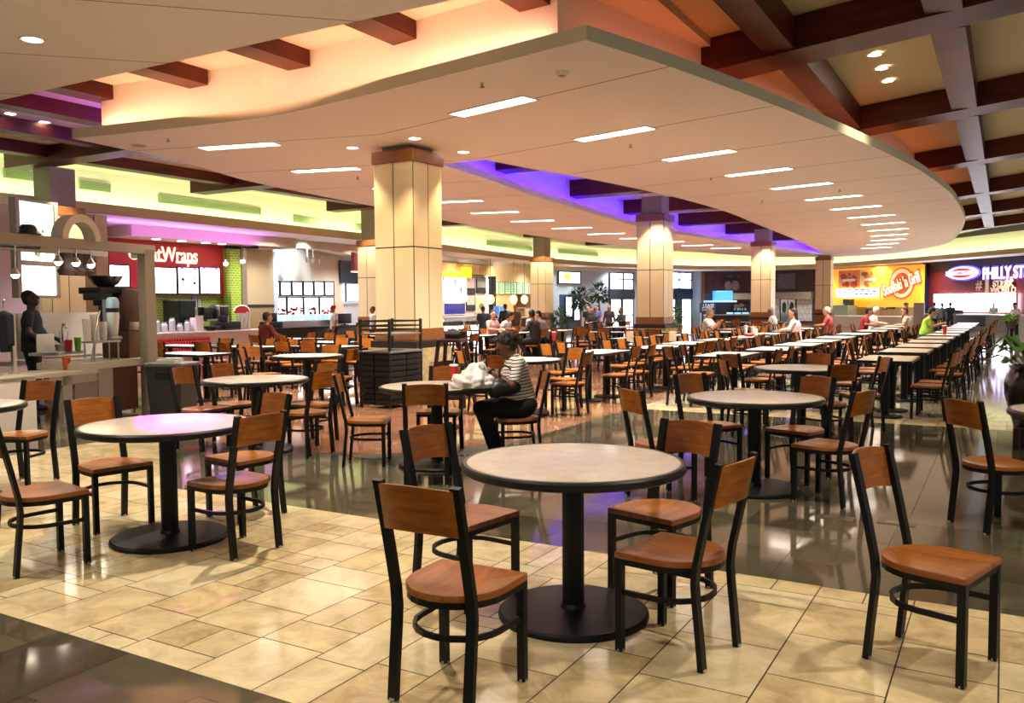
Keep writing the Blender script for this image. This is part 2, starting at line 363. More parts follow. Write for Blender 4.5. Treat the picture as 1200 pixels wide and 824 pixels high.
def seamed(name, col, c0, step, xc, sl):                       # white paint with thin board joints
    m, nt, b = newmat(name); N = nt.nodes.new; Lk = nt.links.new
    tc = N('ShaderNodeTexCoord'); sp = N('ShaderNodeSeparateXYZ'); Lk(tc.outputs['Object'], sp.inputs[0])
    def mth(op, a, bb=None):
        n = N('ShaderNodeMath'); n.operation = op
        for i, v in enumerate((a, bb)):
            if v is None: continue
            if isinstance(v, (int, float)): n.inputs[i].default_value = v
            else: Lk(v, n.inputs[i])
        return n.outputs[0]
    ax = mth('ABSOLUTE', mth('SUBTRACT', sp.outputs['X'], xc)); q = mth('ADD', sp.outputs['Y'], mth('MULTIPLY', ax, sl))
    fr = mth('FRACT', mth('DIVIDE', mth('SUBTRACT', q, c0), step)); e = mth('MINIMUM', fr, mth('SUBTRACT', 1.0, fr))
    line = mth('LESS_THAN', e, .0045)
    mx = N('ShaderNodeMix'); mx.data_type = 'RGBA'; mx.inputs['A'].default_value = lin(col); mx.inputs['B'].default_value = lin('#6f6252')
    Lk(line, mx.inputs['Factor']); Lk(mx.outputs['Result'], b.inputs['Base Color']); b.inputs['Roughness'].default_value = .7
    return m
CEIL_S = seamed('jointed_ceiling_paint', '#f8f5f1', 10.4, 2.65, -8.3, .25)
mb = slab(MB(), outline, 4.10, 4.25, [W2], 0, 1)
struct('ceiling_dropped', mb, [CEIL_S, mat('sage_ceiling_edge', '#eeedd2', .7)])
# walls that rise from the dropped ceiling, set back from its edge
rim = [(-12.35, 8.6), (-9.2, 8.95), (-7.3, 8.8), (-5.8, 8.55), (-4.25, 8.4), (-4.1, 9.3), (-3.65, 11.6), (-3.15, 14.0), (-2.75, 16.4), (-2.45, 18.75), (-2.2, 21.6), (-2.05, 24.5), (-2.05, 29.5), (-2.2, 33), (-2.6, 38), (-3.3, 43), (-4.7, 47.2), (-6.4, 49.8), (-8.3, 50.8)]
riml = [(-8.3, 50.8), (-10.6, 49), (-12.2, 45.6), (-13.3, 41), (-14.4, 35), (-14.9, 29), (-14.6, 23.5), (-13.9, 18.4), (-13.2, 13.1), (-12.5, 10.6), (-12.35, 8.6)]
struct('wall_above_ceiling_edge', ribbon(ribbon(MB(), rim, 4.25, 5.35, .1), riml, 4.25, 5.1, .1), WHT)
wo = offset(W2, -.4)
struct('wall_ceiling_well', ribbon(MB(), wo, 4.25, 4.96, .1), WHT)
# upper ceilings
struct('ceiling_upper', MB().box(-22.6, 1, 4.95, -3.5, 62, 5.1), mat('upper_ceiling_paint', '#e2d8c4', .75))
m2 = MB(); m2.add([(-3.5, 1, 5.06), (9, 1, 6.31), (9, 58, 6.31), (-3.5, 58, 5.06), (-3.5, 1, 5.2), (9, 1, 6.45), (9, 58, 6.45), (-3.5, 58, 5.2)],
                  [(0, 3, 2, 1), (4, 5, 6, 7), (0, 1, 5, 4), (1, 2, 6, 5), (2, 3, 7, 6), (3, 0, 4, 7)])
struct('ceiling_sloped', m2, mat('sloped_ceiling_paint', '#d6cca6', .75))
struct('ceiling_near', MB().box(-17, -5, 4.1, 7, 6.2, 4.4), seamed('near_ceiling_paint', '#f8f5f1', -8.8, 2.6, 50, 1))
# timber beams
def beam(x0, y0, x1, y1, w, z0, z1, slope=0, name='beam', lab=None):
    d = Vector((x1-x0, y1-y0, 0)).normalized(); n = Vector((-d.y, d.x, 0))*w/2; vs = []
    for zz in (z0, z1):
        for (x, y, sg) in ((x0, y0, -1), (x1, y1, -1), (x1, y1, 1), (x0, y0, 1)):
            vs.append((x+n.x*sg, y+n.y*sg, zz+slope*(x+3.5)))
    m = MB().add(vs, [(0, 3, 2, 1), (4, 5, 6, 7), (0, 1, 5, 4), (1, 2, 6, 5), (2, 3, 7, 6), (3, 0, 4, 7)])
    o = m.build(name, WOODB); o['kind'] = 'structure'; return o
for y, w in ((11.82, .74), (17.7, .78), (24.1, .78), (31.3, .78), (38.4, .78), (45.5, .78)): beam({11.82: -3.72, 17.7: -2.7, 24.1: -2.15}.get(y, -2.2), y, 8, y, w, 4.62, 5.05, .1)
for y0, y1 in ((6.3, 11.45), (12.19, 17.31), (18.09, 23.71), (24.49, 30.91), (31.69, 38.01), (38.79, 45.1)):
    beam(-.7, y0, -.7, y1, .4, 4.63, 5.05, .1)
    beam(-2.6, y0, -2.6, y1, .38, 4.66, 5.05, .1) if y0 < 20 else None
    beam(3.2, y0, 3.2, y1, .4, 4.63, 5.05, .1)
for k in range(5): beam(-4.52-1.94*k, 2, -4.52-1.94*k, 8.8 if k < 3 else 8.75, .4, 4.73, 4.95)
for x in (-13.85, -15.8, -17.85): beam(x, 2, x, 46, .36, 4.7, 4.95)
for y in (11.2, 16.2, 21.6, 28, 34.8, 41.5): beam(-19.3, y, -15.0 if y > 20 else -12.9, y, .5, 4.6, 4.94)
for y in (16.8, 21.9, 27, 32.1, 37.2, 42.3):
    xs = [p[0] for p in wo if abs(p[1]-y) < 3.5]
    beam(min(xs), y, max(xs), y, .6, 4.5, 4.95)

# perimeter: light cove fascia, cove wall behind it, soffit, shop wall
FB = [(-19.2, 0), (-19.3, 12), (-19.7, 23.5), (-20.9, 32), (-22, 41), (-21.6, 49), (-18.2, 57), (-14, 59.8), (-9, 58.5), (-3.4, 53), (1, 47.5), (6, 40)]
WB = [(-22.6, 0), (-22.6, 24), (-24.4, 45), (-19.8, 60.5), (-14.5, 63.2), (-11.2, 62.7), (-4.0, 57), (1.8, 50.2), (8, 42)]
CV = offset(FB, .75)
CREAM = mat('cove_cream_paint', '#b9a684', .7)
struct('trim_cove', ribbon(MB(), FB, 3.8, 4.05, .12), CREAM)
struct('wall_cove', ribbon(MB(), CV, 3.88, 4.96, .1), WHT)
sf = MB(); m_ = offset(FB, -.05); slab(sf, m_+WB[::-1], 3.82, 3.9); struct('ceiling_soffit', sf, mat('soffit_paint', '#d9d3cd', .75))
struct('wall_shops', ribbon(MB(), WB, 0, 3.9, .12), mat('shop_wall_paint', '#cfc6b2', .7))

# columns
STONE = mat('rough_stone', '#a8946c', .85, noise=.45, scale=14, bump=1.0)
PANEL = mat('cream_column_panel', '#ead9ae', .4, noise=.04, scale=3)
JOINT = mat('dark_joint', '#2a2118', .6)
DARKB = mat('dark_plinth_trim', '#241811', .5)
def column(x, y, ztop, zc, lab, stone=True):
    r = thing('column', lab, 'column', (x, y, 0), 0, 'cream panelled columns'); r['kind'] = 'structure'
    h = .4
    b = MB()
    if stone:
        rq = random.Random(4); nx, nz = 9, 7                       # rough hewn faces
        for q in range(4):
            b.M = Matrix.Rotation(q*PI/2, 4, 'Z'); vs = [(-.5+i/nx, -.5-(rq.uniform(0, .035) if 0 < i < nx and 0 < j < nz else 0), .8*j/nz) for j in range(nz+1) for i in range(nx+1)]
            b.add(vs, [(j*(nx+1)+i, j*(nx+1)+i+1, (j+1)*(nx+1)+i+1, (j+1)*(nx+1)+i) for j in range(nz) for i in range(nx)])
        b.M = Matrix.Identity(4); b.add([(-.5, -.5, .8), (.5, -.5, .8), (.5, .5, .8), (-.5, .5, .8)], [(0, 1, 2, 3)]).add([(-.5, -.5, 0), (.5, -.5, 0), (.5, .5, 0), (-.5, .5, 0)], [(3, 2, 1, 0)]); b.build('stone_plinth', STONE, r)
    else: b.bbox(0, 0, .4, .9, .9, .8, .02); b.build('plinth', WOODY, r)
    MB().bbox(0, 0, .86, .94, .94, .12, .01).build('plinth_trim', DARKB, r)
    MB().bbox(0, 0, 1.02, .84, .84, .2, .01).build('base_band', WOODY, r)
    c = MB().box(-h+.004, -h+.004, 1.12, h-.004, h-.004, zc-.2, 1)
    for zz0, zz1 in ((1.12, 2.438), (2.458, zc-.2)):
        for q in range(4):
            c.M = Matrix.Rotation(q*PI/2, 4, 'Z')
            for s0, s1 in ((-h+.012, -.011), (.011, h-.012)): c.box(s0, h-.02, zz0, s1, h+.006, zz1, 0)
    c.M = Matrix.Identity(4); c.build('shaft', [PANEL, JOINT], r)
    MB().bbox(0, 0, zc-.1, .86, .86, .2, .012).build('cap_band', WOODY, r)
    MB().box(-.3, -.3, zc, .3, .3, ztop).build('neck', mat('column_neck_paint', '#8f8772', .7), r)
    return r
column(-8.68, 11.6, 4.1, 4.02, 'cream column with rough stone plinth, nearest of all, behind the black tray rack')
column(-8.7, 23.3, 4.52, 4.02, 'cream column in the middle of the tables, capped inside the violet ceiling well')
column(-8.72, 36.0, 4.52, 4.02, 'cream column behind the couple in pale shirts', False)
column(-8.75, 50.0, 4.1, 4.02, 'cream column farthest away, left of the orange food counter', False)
column(-18.5, 11.6, 4.6, 3.74, 'cream column behind the drinks kiosk', False)
column(-18.85, 23.2, 4.95, 3.72, 'cream column half hidden behind the nearest column', False)
column(-18.9, 35.6, 4.95, 3.70, 'cream column beside the counter with green menu boards', False)

# ceiling fittings
SLOT = mat('lit_diffuser', '#fff4e0', .4, emit='#fff4e4', es=9)
SLOTF = mat('fitting_white', '#f0ece4', .5)
SLOTS = []
def slot(x, y, sgn, lab, ln=1.36, w=.26):
    t = thing('slot_light', lab, 'ceiling light', (x, y, 4.1), math.atan(-.25)*sgn, 'slot lights in the dropped ceiling')
    f = MB(); f.box(-ln/2-.03, -w/2-.03, -.012, ln/2+.03, -w/2, 0); f.box(-ln/2-.03, w/2, -.012, ln/2+.03, w/2+.03, 0)
    f.box(-ln/2-.03, -w/2, -.012, -ln/2, w/2, 0); f.box(ln/2, -w/2, -.012, ln/2+.03, w/2, 0); f.build('frame', SLOTF, t)
    d = MB(); d.box(-ln/2, -w/2, -.006, ln/2, w/2, -.001); d.build('diffuser', SLOT, t); SLOTS.append((x, y, math.atan(-.25)*sgn, ln, w))
RA = [(-5.9, 9.73), (-5.25, 12.25), (-4.73, 14.79), (-4.31, 17.3), (-3.99, 19.85), (-3.75, 22.5), (-3.61, 25.2), (-3.57, 28.0), (-3.55, 30.8), (-3.7, 33.5), (-3.95, 36.2), (-4.3, 38.9), (-4.8, 41.6), (-5.4, 44.3)]
for i, (x, y) in enumerate(RA): slot(x, y, 1, f'{ORD[i]} bright slot light from the front in the right-hand line of the dropped ceiling')
LA = [(-10.81, 9.92), (-11.31, 12.51), (-11.6, 15.3), (-12.0, 18.04), (-12.5, 20.74), (-12.8, 23.5), (-12.85, 26.4), (-12.85, 29.3), (-12.7, 32), (-12.4, 34.7), (-12.0, 37.5), (-11.5, 40.2)]
for i, (x, y) in enumerate(LA): slot(x, y, -1, f'{ORD[i]} bright slot light from the front in the left-hand line of the dropped ceiling')
LENS = mat('downlight_lamp', '#fff2dd', .3, emit='#ffeed2', es=18)
def downlight(x, y, z, lab, r=.09):
    t = thing('downlight', lab, 'ceiling light', (x, y, z), 0, 'round recessed downlights')
    MB().lathe([(r, -.008), (r+.025, -.012), (r+.03, 0), (r, 0), (r, -.008)], 20, caps=False).build('rim', SLOTF, t)
    MB().lathe([(.01, -.004), (r*.98, -.006), (r*.98, -.001)], 18).build('lamp', LENS, t)
for p, z, lab in (((38, 46), 4.1, 'round downlight alone in the near ceiling at upper left'), ((486, 162), 4.1, 'round downlight in front of the nearest column cap'),
                  ((413, 173), 4.1, 'small round downlight to the left of the nearest column cap'), ((543, 178), 4.1, 'small round downlight to the right of the nearest column cap')):
    q = at(*p, z); downlight(q.x, q.y, z, lab)
for p, lab in (((12, 133), 'small downlight between dark beams, at the left edge'), ((52, 143), 'downlight between first and second dark beams at left'), ((53, 171), 'downlight between second and third dark beams at left')):
    q = at(*p, 4.95); downlight(q.x, q.y, 4.95, lab)
for p, lab in (((1025, 63), 'downlight half hidden by the big cross beam at right'), ((1033, 79), 'middle one of three downlights between the beams at right'), ((1040, 94), 'lowest of three downlights between the beams at right')):
    q = atp(*p, (-3.5, 0, 5.06), (-.1, 0, 1)); t = downlight(q.x, q.y, q.z-.01, lab)
def sprinkler(p, lab, z=4.1):
    q = at(*p, z); t = thing('sprinkler', lab, 'sprinkler', q, 0, 'fire sprinklers in the ceiling')
    MB().lathe([(.03, -.006), (.03, 0)], 12).build('flange', SLOTF, t); MB().lathe([(.008, -.05), (.008, -.006)], 8).lathe([(.028, -.054), (.028, -.05)], 10).build('head', mat('dark_brass', '#40301c', .4, .8), t)
for p, lab in (((197, 162), 'sprinkler left of the leftmost slot light'), ((565, 97), 'sprinkler just above the big front slot light'), ((739, 169), 'sprinkler below the second big slot light'),
               ((419, 207), 'sprinkler beside the nearest column, to its left'), ((552, 235), 'sprinkler over the second column, left of the violet well'), ((833, 208), 'sprinkler between third and fourth slot lights'), ((984, 222), 'sprinkler right of the fifth slot light'), ((893, 235), 'sprinkler under the curve of slot lights')):
    sprinkler(p, lab)
q = at(659, 84, 4.1); t = thing('smoke_detector', 'white smoke detector on the front tip of the dropped ceiling', 'smoke detector', q)
MB().lathe([(.05, -.045), (.075, -.03), (.08, 0)], 20).build('housing', SLOTF, t); MB().lathe([(.03, -.055), (.045, -.045)], 16).build('sensor', mat('grey_sensor', '#8b8378', .5), t)
q = at(163, 170, 4.1); t = thing('ceiling_speaker', 'round grilled ceiling speaker near the left tip of the dropped ceiling', 'speaker', q)
MB().lathe([(.12, -.012), (.14, -.008), (.14, 0)], 20).build('rim', SLOTF, t); MB().lathe([(.02, -.016), (.118, -.012), (.118, -.004)], 20).build('grille', mat('grille_grey', '#a99f92', .6), t)
# air vents in the cove wall
VENT = mat('vent_louvre', '#93a868', .6)
for i, (a, b, lab) in enumerate((((2, 203), (47, 208), 'louvred air vent left of the column behind the kiosk'), ((91, 216), (127, 221), 'short louvred air vent right of the column behind the kiosk'), ((184, 234), (303, 247), 'long louvred air vent over the sandwich wrap shop'),
                             ((342, 255), (424, 268), 'louvred air vent over the shop with white menu screens'), ((569, 286), (622, 291), 'louvred air vent left of the column by the green menu boards'), ((653, 294), (699, 299), 'louvred air vent right of the column by the green menu boards'))):
    p, d1 = inter(a[0], a[1], CV); q, d2 = inter(b[0], b[1], CV); L = math.hypot(q.x-p.x, q.y-p.y); c = (p+q)/2; ang = math.atan2(q.y-p.y, q.x-p.x)
    t = thing('air_vent', lab, 'air vent', (c.x, c.y, c.z), ang, 'air vents in the lit cove'); m = MB(); h = .11; sg = -1
    m.box(-L/2, -.1, -h, L/2, -.06, -h+.02).box(-L/2, -.1, h-.02, L/2, -.06, h).box(-L/2, -.1, -h, -L/2+.02, -.06, h).box(L/2-.02, -.1, -h, L/2, -.06, h); m.build('frame', VENT, t)
    s = MB()
    for k in range(5): s.box(-L/2+.02, -.09, -h+.03+k*.034, L/2-.02, -.065, -h+.045+k*.034)
    s.build('louvres', VENT, t)
# ================================================================== TABLES AND CHAIRS
SEATW = wood('seat_wood', '#7d4412', '#ae661f', .3, 3, (10, 1, 10), .15, .4)
GLIDE = mat('chair_glide', '#b7b2a6', .5)
def seat_outline():
    pts = [(-.2, .205), (.2, .205), (.208, .19), (.208, .02)]
    for k in range(1, 12):
        a = PI*k/12; pts.append((.208*math.cos(a), .02-.215*math.sin(a)))
    pts += [(-.208, .02), (-.208, .19)]
    return pts
def seat_mb():
    m = MB(); o = seat_outline(); n = len(o); c = (0, .01); rings = [(1, .412), (1.0, .432), (.985, .437), (.9, .436), (.72, .428), (.4, .422)]
    vs = []; fs = []
    for q, z in rings: vs += [(c[0]+(p[0]-c[0])*q, c[1]+(p[1]-c[1])*q, z) for p in o]
    for i in range(len(rings)-1):
        for k in range(n): fs.append((i*n+k, i*n+(k+1) % n, (i+1)*n+(k+1) % n, (i+1)*n+k))
    vs.append((0, .01, .421)); b = (len(rings)-1)*n
    fs += [(b+k, b+(k+1) % n, len(vs)-1) for k in range(n)]; fs.append(tuple(range(n))[::-1])
    return m.add(vs, fs)
def back_mb():
    m = MB(); nx, nz = 14, 5; vs = []; fs = []
    for side in (0, 1):
        for j in range(nz+1):
            for i in range(nx+1):
                u = i/nx*2-1; v = j/nz; x = u*.162
                zb = .676+.012*(1-u*u); zt = .848+.014*(1-u*u); z = zb+(zt-zb)*v
                y = -.172-.2*(z-.36)-.038*(1-u*u)+(.006 if side else -.006)+.004
                vs.append((x, y, z))
    W = nx+1; S = W*(nz+1)
    for side in (0, 1):
        for j in range(nz):
            for i in range(nx):
                q = (side*S+j*W+i, side*S+j*W+i+1, side*S+(j+1)*W+i+1, side*S+(j+1)*W+i); fs.append(q if side else q[::-1])
    ring = [j*W for j in range(nz+1)]+[nz*W+i for i in range(1, W)]+[j*W+nx for j in range(nz-1, -1, -1)]+[i for i in range(nx-1, 0, -1)]
    for a, b in zip(ring, ring[1:]+ring[:1]): fs.append((a, b, S+b, S+a))
    return m.add(vs, fs)
def front_leg(s): return MB().tube([(s*.186, .186, .003), (s*.186, .186, .41)], 0, sq=(.032, .032))
def rear_leg(s):
    P = [(s*.168, -.192, .003), (s*.168, -.178, .15), (s*.168, -.164, .28), (s*.168, -.158, .36), (s*.168, -.166, .44), (s*.168, -.2, .6), (s*.169, -.262, .862)]
    return MB().tube(P, 0, sq=(.04, .024))
def frame_mb():
    o = [(p[0]*.93, p[1]*.93, .398) for p in seat_outline()]
    return MB().tube(o, 0, closed=True, sq=(.026, .02))
def hoop_mb():
    P = [(-.186, .175, .262), (-.182, .02, .262)]+[(-.182*math.cos(PI*k/10), .02-.17*math.sin(PI*k/10), .262) for k in range(1, 10)]+[(.182, .02, .262), (.186, .175, .262)]
    return MB().tube(P, 0, sq=(.022, .014))
def make_chair():
    t = thing('dining_chair', 'x', 'chair')
    seat_mb().build('seat', SEATW, t, 35); back_mb().build('backrest', WOODC, t, 35)
    for s in (-1, 1):
        l = front_leg(s).build('leg', BLK, t); MB().lathe([(.014, 0), (.017, .004), (.017, .012)], 10, s*.186, .186).build('foot_glide', GLIDE, l)
    for s in (-1, 1):
        l = rear_leg(s).build('leg', BLK, t); MB().lathe([(.014, 0), (.017, .004), (.017, .012)], 10, s*.168, -.192).build('foot_glide', GLIDE, l)
    frame_mb().build('seat_frame', BLK, t); hoop_mb().build('stretcher', BLK, t)
    return reg(t)
CH0 = make_chair(); CH0_USED = [False]
def merged(parts, name):
    m = MB()
    for mb, mi in parts:
        b = len(m.v); m.v += mb.v; m.f += [tuple(b+i for i in f) for f in mb.f]; m.m += [mi]*len(mb.f)
    return m.mesh(name, [BLK, SEATW, WOODC], 35)
CHAIR_FAR = merged([(front_leg(-1), 0), (front_leg(1), 0), (rear_leg(-1), 0), (rear_leg(1), 0), (frame_mb(), 0), (hoop_mb(), 0), (seat_mb(), 1), (back_mb(), 2)], 'distant_chair')
NCH = [0]; CHAIRS = []
def chair(x, y, deg, label, group, far=None):
    NCH[0] += 1
    d = -.5*x+.866*y
    if far is None: far = d > 15.5
    if far:
        o = link('dining_chair', CHAIR_FAR); tag(o, label, 'chair', group)
    elif not CH0_USED[0]:
        o = CH0; CH0_USED[0] = True; tag(o, label, 'chair', group)
    else:
        o = copy_tree(CH0, None, label); o['group'] = group
    o.location = (x, y, 0); o.rotation_euler = (0, 0, math.radians(deg)); CHAIRS.append([x, y, deg, o]); return o
# table tops
def speckle(name, col, rough):
    m, nt, b = newmat(name); N = nt.nodes.new; Lk = nt.links.new; tc = N('ShaderNodeTexCoord')
    n = N('ShaderNodeTexNoise'); n.inputs['Scale'].default_value = 9; n.inputs['Detail'].default_value = 10; n.inputs['Roughness'].default_value = .8; Lk(tc.outputs['Object'], n.inputs['Vector'])
    r = N('ShaderNodeValToRGB'); c = lin(col); r.color_ramp.elements[0].color = tuple(v*.88 for v in c[:3])+(1,); r.color_ramp.elements[1].color = tuple(min(1, v*1.08) for v in c[:3])+(1,)
    r.color_ramp.elements[0].position = .35; r.color_ramp.elements[1].position = .65; Lk(n.outputs['Fac'], r.inputs['Fac']); Lk(r.outputs['Color'], b.inputs['Base Color']); b.inputs['Roughness'].default_value = rough
    return m
LAM = speckle('beige_laminate', '#cfc2b0', .24)
EDGE = mat('black_table_edge', '#151613', .35)
def make_round(name='round_table', R=.535):
    t = thing(name, 'x', 'table')
    MB().lathe([(R-.04, .722), (R-.022, .7505), (R-.03, .752), (.01, .752)], 64).build('tabletop', LAM, t, 30)
    MB().lathe([(R-.06, .708), (R-.012, .708), (R, .716), (R, .742), (R-.008, .751), (R-.026, .7525), (R-.026, .745)], 64).build('table_edge', EDGE, t, 30)
    MB().lathe([(.053, .03), (.053, .71)], 24).lathe([(.07, .028), (.06, .05), (.054, .06)], 24).lathe([(.2, .69), (.2, .708), (.05, .708)], 24).build('pedestal', BLK, t, 30)
    MB().lathe([(.362, 0), (.364, .006), (.362, .02), (.35, .03), (.07, .042)], 56).build('base_plate', BLK, t, 30)
    return reg(t)
RT0 = make_round(); RT_USED = [False]
def round_table(x, y, label):
    if not RT_USED[0]: RT_USED[0] = True; o = RT0; o['label'] = label
    else: o = copy_tree(RT0, None, label)
    o['group'] = 'round laminate tables'; o.location = (x, y, 0); return o
def make_rect():
    t = thing('rectangular_table', 'x', 'table'); w, l = .66, 1.22
    MB().bbox(0, 0, .738, w-.03, l-.03, .028, .003).build('tabletop', LAM, t)
    m = MB(); h = .035
    for a in (-1, 1): m.bbox(a*(w/2-.008), 0, .733, .022, l, h, .006); m.bbox(0, a*(l/2-.008), .733, w-.03, .022, h, .006)
    m.box(-w/2+.02, -l/2+.02, .712, w/2-.02, l/2-.02, .722); m.build('table_edge', EDGE, t)
    for a in (-1, 1):
        p = MB().lathe([(.05, .02), (.05, .712)], 16, 0, a*.36); p.build('pedestal', BLK, t, 30)
        MB().lathe([(.215, 0), (.217, .006), (.21, .02), (.07, .032)], 32, 0, a*.36).build('base_plate', BLK, t, 30)
    return reg(t)
QT0 = make_rect(); QT_USED = [False]
def rect_table(x, y, label, deg=0):
    if not QT_USED[0]: QT_USED[0] = True; o = QT0; o['label'] = label
    else: o = copy_tree(QT0, None, label)
    o['group'] = 'rectangular laminate tables'; o.location = (x, y, 0); o.rotation_euler = (0, 0, math.radians(deg)); return o

# --- tables and chairs nearest the camera
round_table(-1.78, 3.66, 'big round pale table in the middle of the front, on a wide black base')
G = 'wooden chairs around the round tables'
chair(-1.818, 2.709, .9, 'wooden chair turned away from us, nearest of all, pulled out from the front round table', G)
chair(-2.38, 3.62, 262, 'wooden chair on the far left side of the front round table, seat partly under it', G)
chair(-1.53, 4.21, 165, 'wooden chair behind the front round table, right half, facing us', G)
chair(-1.2, 3.52, 81.2, 'wooden chair tucked in at the right side of the front round table', G)
chair(-.242, 3.902, 253.5, 'wooden chair standing alone on the cream tiles at lower right', G)
round_table(.56, 6.93, 'round pale table cut off by the right edge of the view')
chair(-.035, 6.457, 310.4, 'wooden chair at the table cut off by the right edge, near the plant urn', G)
round_table(-4.66, 3.62, 'round table at left whose top mirrors pink and violet light')
chair(-4.86, 2.88, 349.6, 'wooden chair in front of the pink-lit round table, close to the left edge', G)
chair(-5.31, 3.66, 258.8, 'wooden chair behind the pink-lit round table, on the kiosk side', G)
chair(-4.09, 3.66, 85.1, 'wooden chair on the right of the pink-lit round table, back towards us', G)
chair(-4.69, 4.3, 172.7, 'wooden chair on the far right of the pink-lit round table, facing us', G)
round_table(-7.05, 3.5, 'round table at the left edge in front of the white kiosk panel')
chair(-7.24, 4.17, 201.1, 'wooden chair behind the left-edge table, next to the white kiosk panel', G)
chair(-6.35, 3.2, 60, 'wooden chair at the left edge, between two round tables', G)
round_table(-4.58, 6.52, 'round table where a woman in a striped top sits, with cup and bag on it')
chair(-5.2, 6.25, 300, 'wooden chair seen from the side, left of the striped-top woman\'s table', G)
chair(-4.22, 5.86, 33.3, 'wooden chair with its back to us, in front of the striped-top woman\'s table', G)
chair(-4.95, 7.12, 200, 'wooden chair behind the striped-top woman\'s table, below the tray rack', G)
WCH = (-3.99, 7.03, 130)
chair(*WCH, 'wooden chair the woman in the striped top sits on', G)
round_table(-6.72, 6.32, 'round table between the pink-lit table and the rows by the wrap shop')
chair(-7.3, 6.1, 275, 'nearer of two side-by-side wooden chairs left of the table behind the pink-lit one', G)
chair(-7.35, 6.62, 262, 'farther of two side-by-side wooden chairs left of the table behind the pink-lit one', G)
chair(-6.1, 6.4, 88.5, 'reddish-backed wooden chair on the right of the table behind the pink-lit one', G)
chair(-6.55, 6.98, 185, 'pale-backed wooden chair on the far side of the table behind the pink-lit one', G)
round_table(-1.72, 6.86, 'round pale table right of the centre, on the dark grey tiles')
chair(-2.27, 6.2, 320, 'dark-backed wooden chair in front of the table on the grey tiles, turned away', G)
chair(-2.25, 7.38, 239, 'wooden chair left behind the table on the grey tiles, facing us', G)
chair(-1.49, 7.45, 160.6, 'wooden chair right behind the table on the grey tiles, facing us', G)
chair(-1.12, 6.72, 72.7, 'wooden chair on the right side of the table on the grey tiles', G)
round_table(-2.02, 10.2, 'round table standing before the first rectangular tables of the right-hand rows')
chair(-2.52, 9.68, 297, 'wooden chair left of the round table before the right-hand rows', G)
chair(-1.62, 9.5, 48, 'dark-backed wooden chair in front of the round table before the right-hand rows', G)
chair(-1.42, 10.62, 118, 'light-backed wooden chair right of the round table before the right-hand rows', G)
chair(-2.78, 10.5, 238, 'wooden chair behind-left at the round table before the right-hand rows', G)
chair(-2.02, 10.92, 178, 'wooden chair directly behind the round table before the right-hand rows', G)
round_table(-5.72, 10.2, 'round table behind the seated woman in the striped top')
chair(-5.1, 10.42, 92, 'wooden chair on the right of the round table behind the striped-top woman', G)
chair(-5.48, 10.98, 165, 'wooden chair on the far right of the round table behind the striped-top woman', G)
chair(-5.55, 9.55, 350, 'reddish wooden chair in front of the round table behind the striped-top woman', G)
chair(-6.3, 9.95, 285, 'wooden chair left of the round table behind the striped-top woman', G)

# --- rows of rectangular tables
def row(X, ys, desc, sides=(1, -1), dx=None, jit=.05, wl='left', wr_='right'):
    for i, y in enumerate(ys):
        x = X[i] if isinstance(X, (list, tuple)) else X
        rect_table(x, y, f'{ORD[i]} rectangular table from the front in {desc}')
        for s in sides:
            for k, a in ((0, -1), (1, 1)):
                if random.random() < .06 and i > 1: continue
                chair(x+s*(.56+random.uniform(-jit, jit*1.6)), y+a*.31+random.uniform(-.03, .03), (90 if s > 0 else 270)+random.uniform(-7, 7),
                      f'wooden chair, {wr_ if s > 0 else wl} side, {"nearer" if a < 0 else "farther"} seat, {ORD[i]} table, {desc}', 'wooden chairs along '+desc)
row([-1.33, -1.3, -1.26, -1.24, -1.23, -1.2, -1.17, -1.14, -1.12, -1.1, -1.1, -1.1], [12.4, 14.5, 16.2, 18.0, 19.85, 21.75, 23.6, 25.5, 27.5, 29.5, 31.5, 33.5], 'the row beside the right aisle')
row([-3.52, -3.28, -3.2, -3.17, -3.16, -3.1, -3.0, -2.95, -2.95], [12.45, 14.3, 15.95, 17.6, 19.5, 21.7, 24.2, 26.6, 29], 'the second row from the right aisle')
row([-5.56, -5.2, -5.25, -5.1, -4.9, -5, -5, -5], [12.35, 14.1, 15.7, 17.4, 19.1, 21.2, 23.4, 25.8], 'the third row from the right aisle')
row([-7.1, -6.9, -6.3, -6.8, -6.9], [17.6, 19.6, 22.1, 24.6, 27], 'the fourth row from the right aisle')
row([-11.2, -11.2, -11.3, -11.2, -10.9], [15.9, 17.8, 19.9, 22.0, 25.8], 'the row just beyond the columns')
row([-13.6, -13.7, -13.6], [17, 19.3, 22], 'the row behind the columns towards the shops')
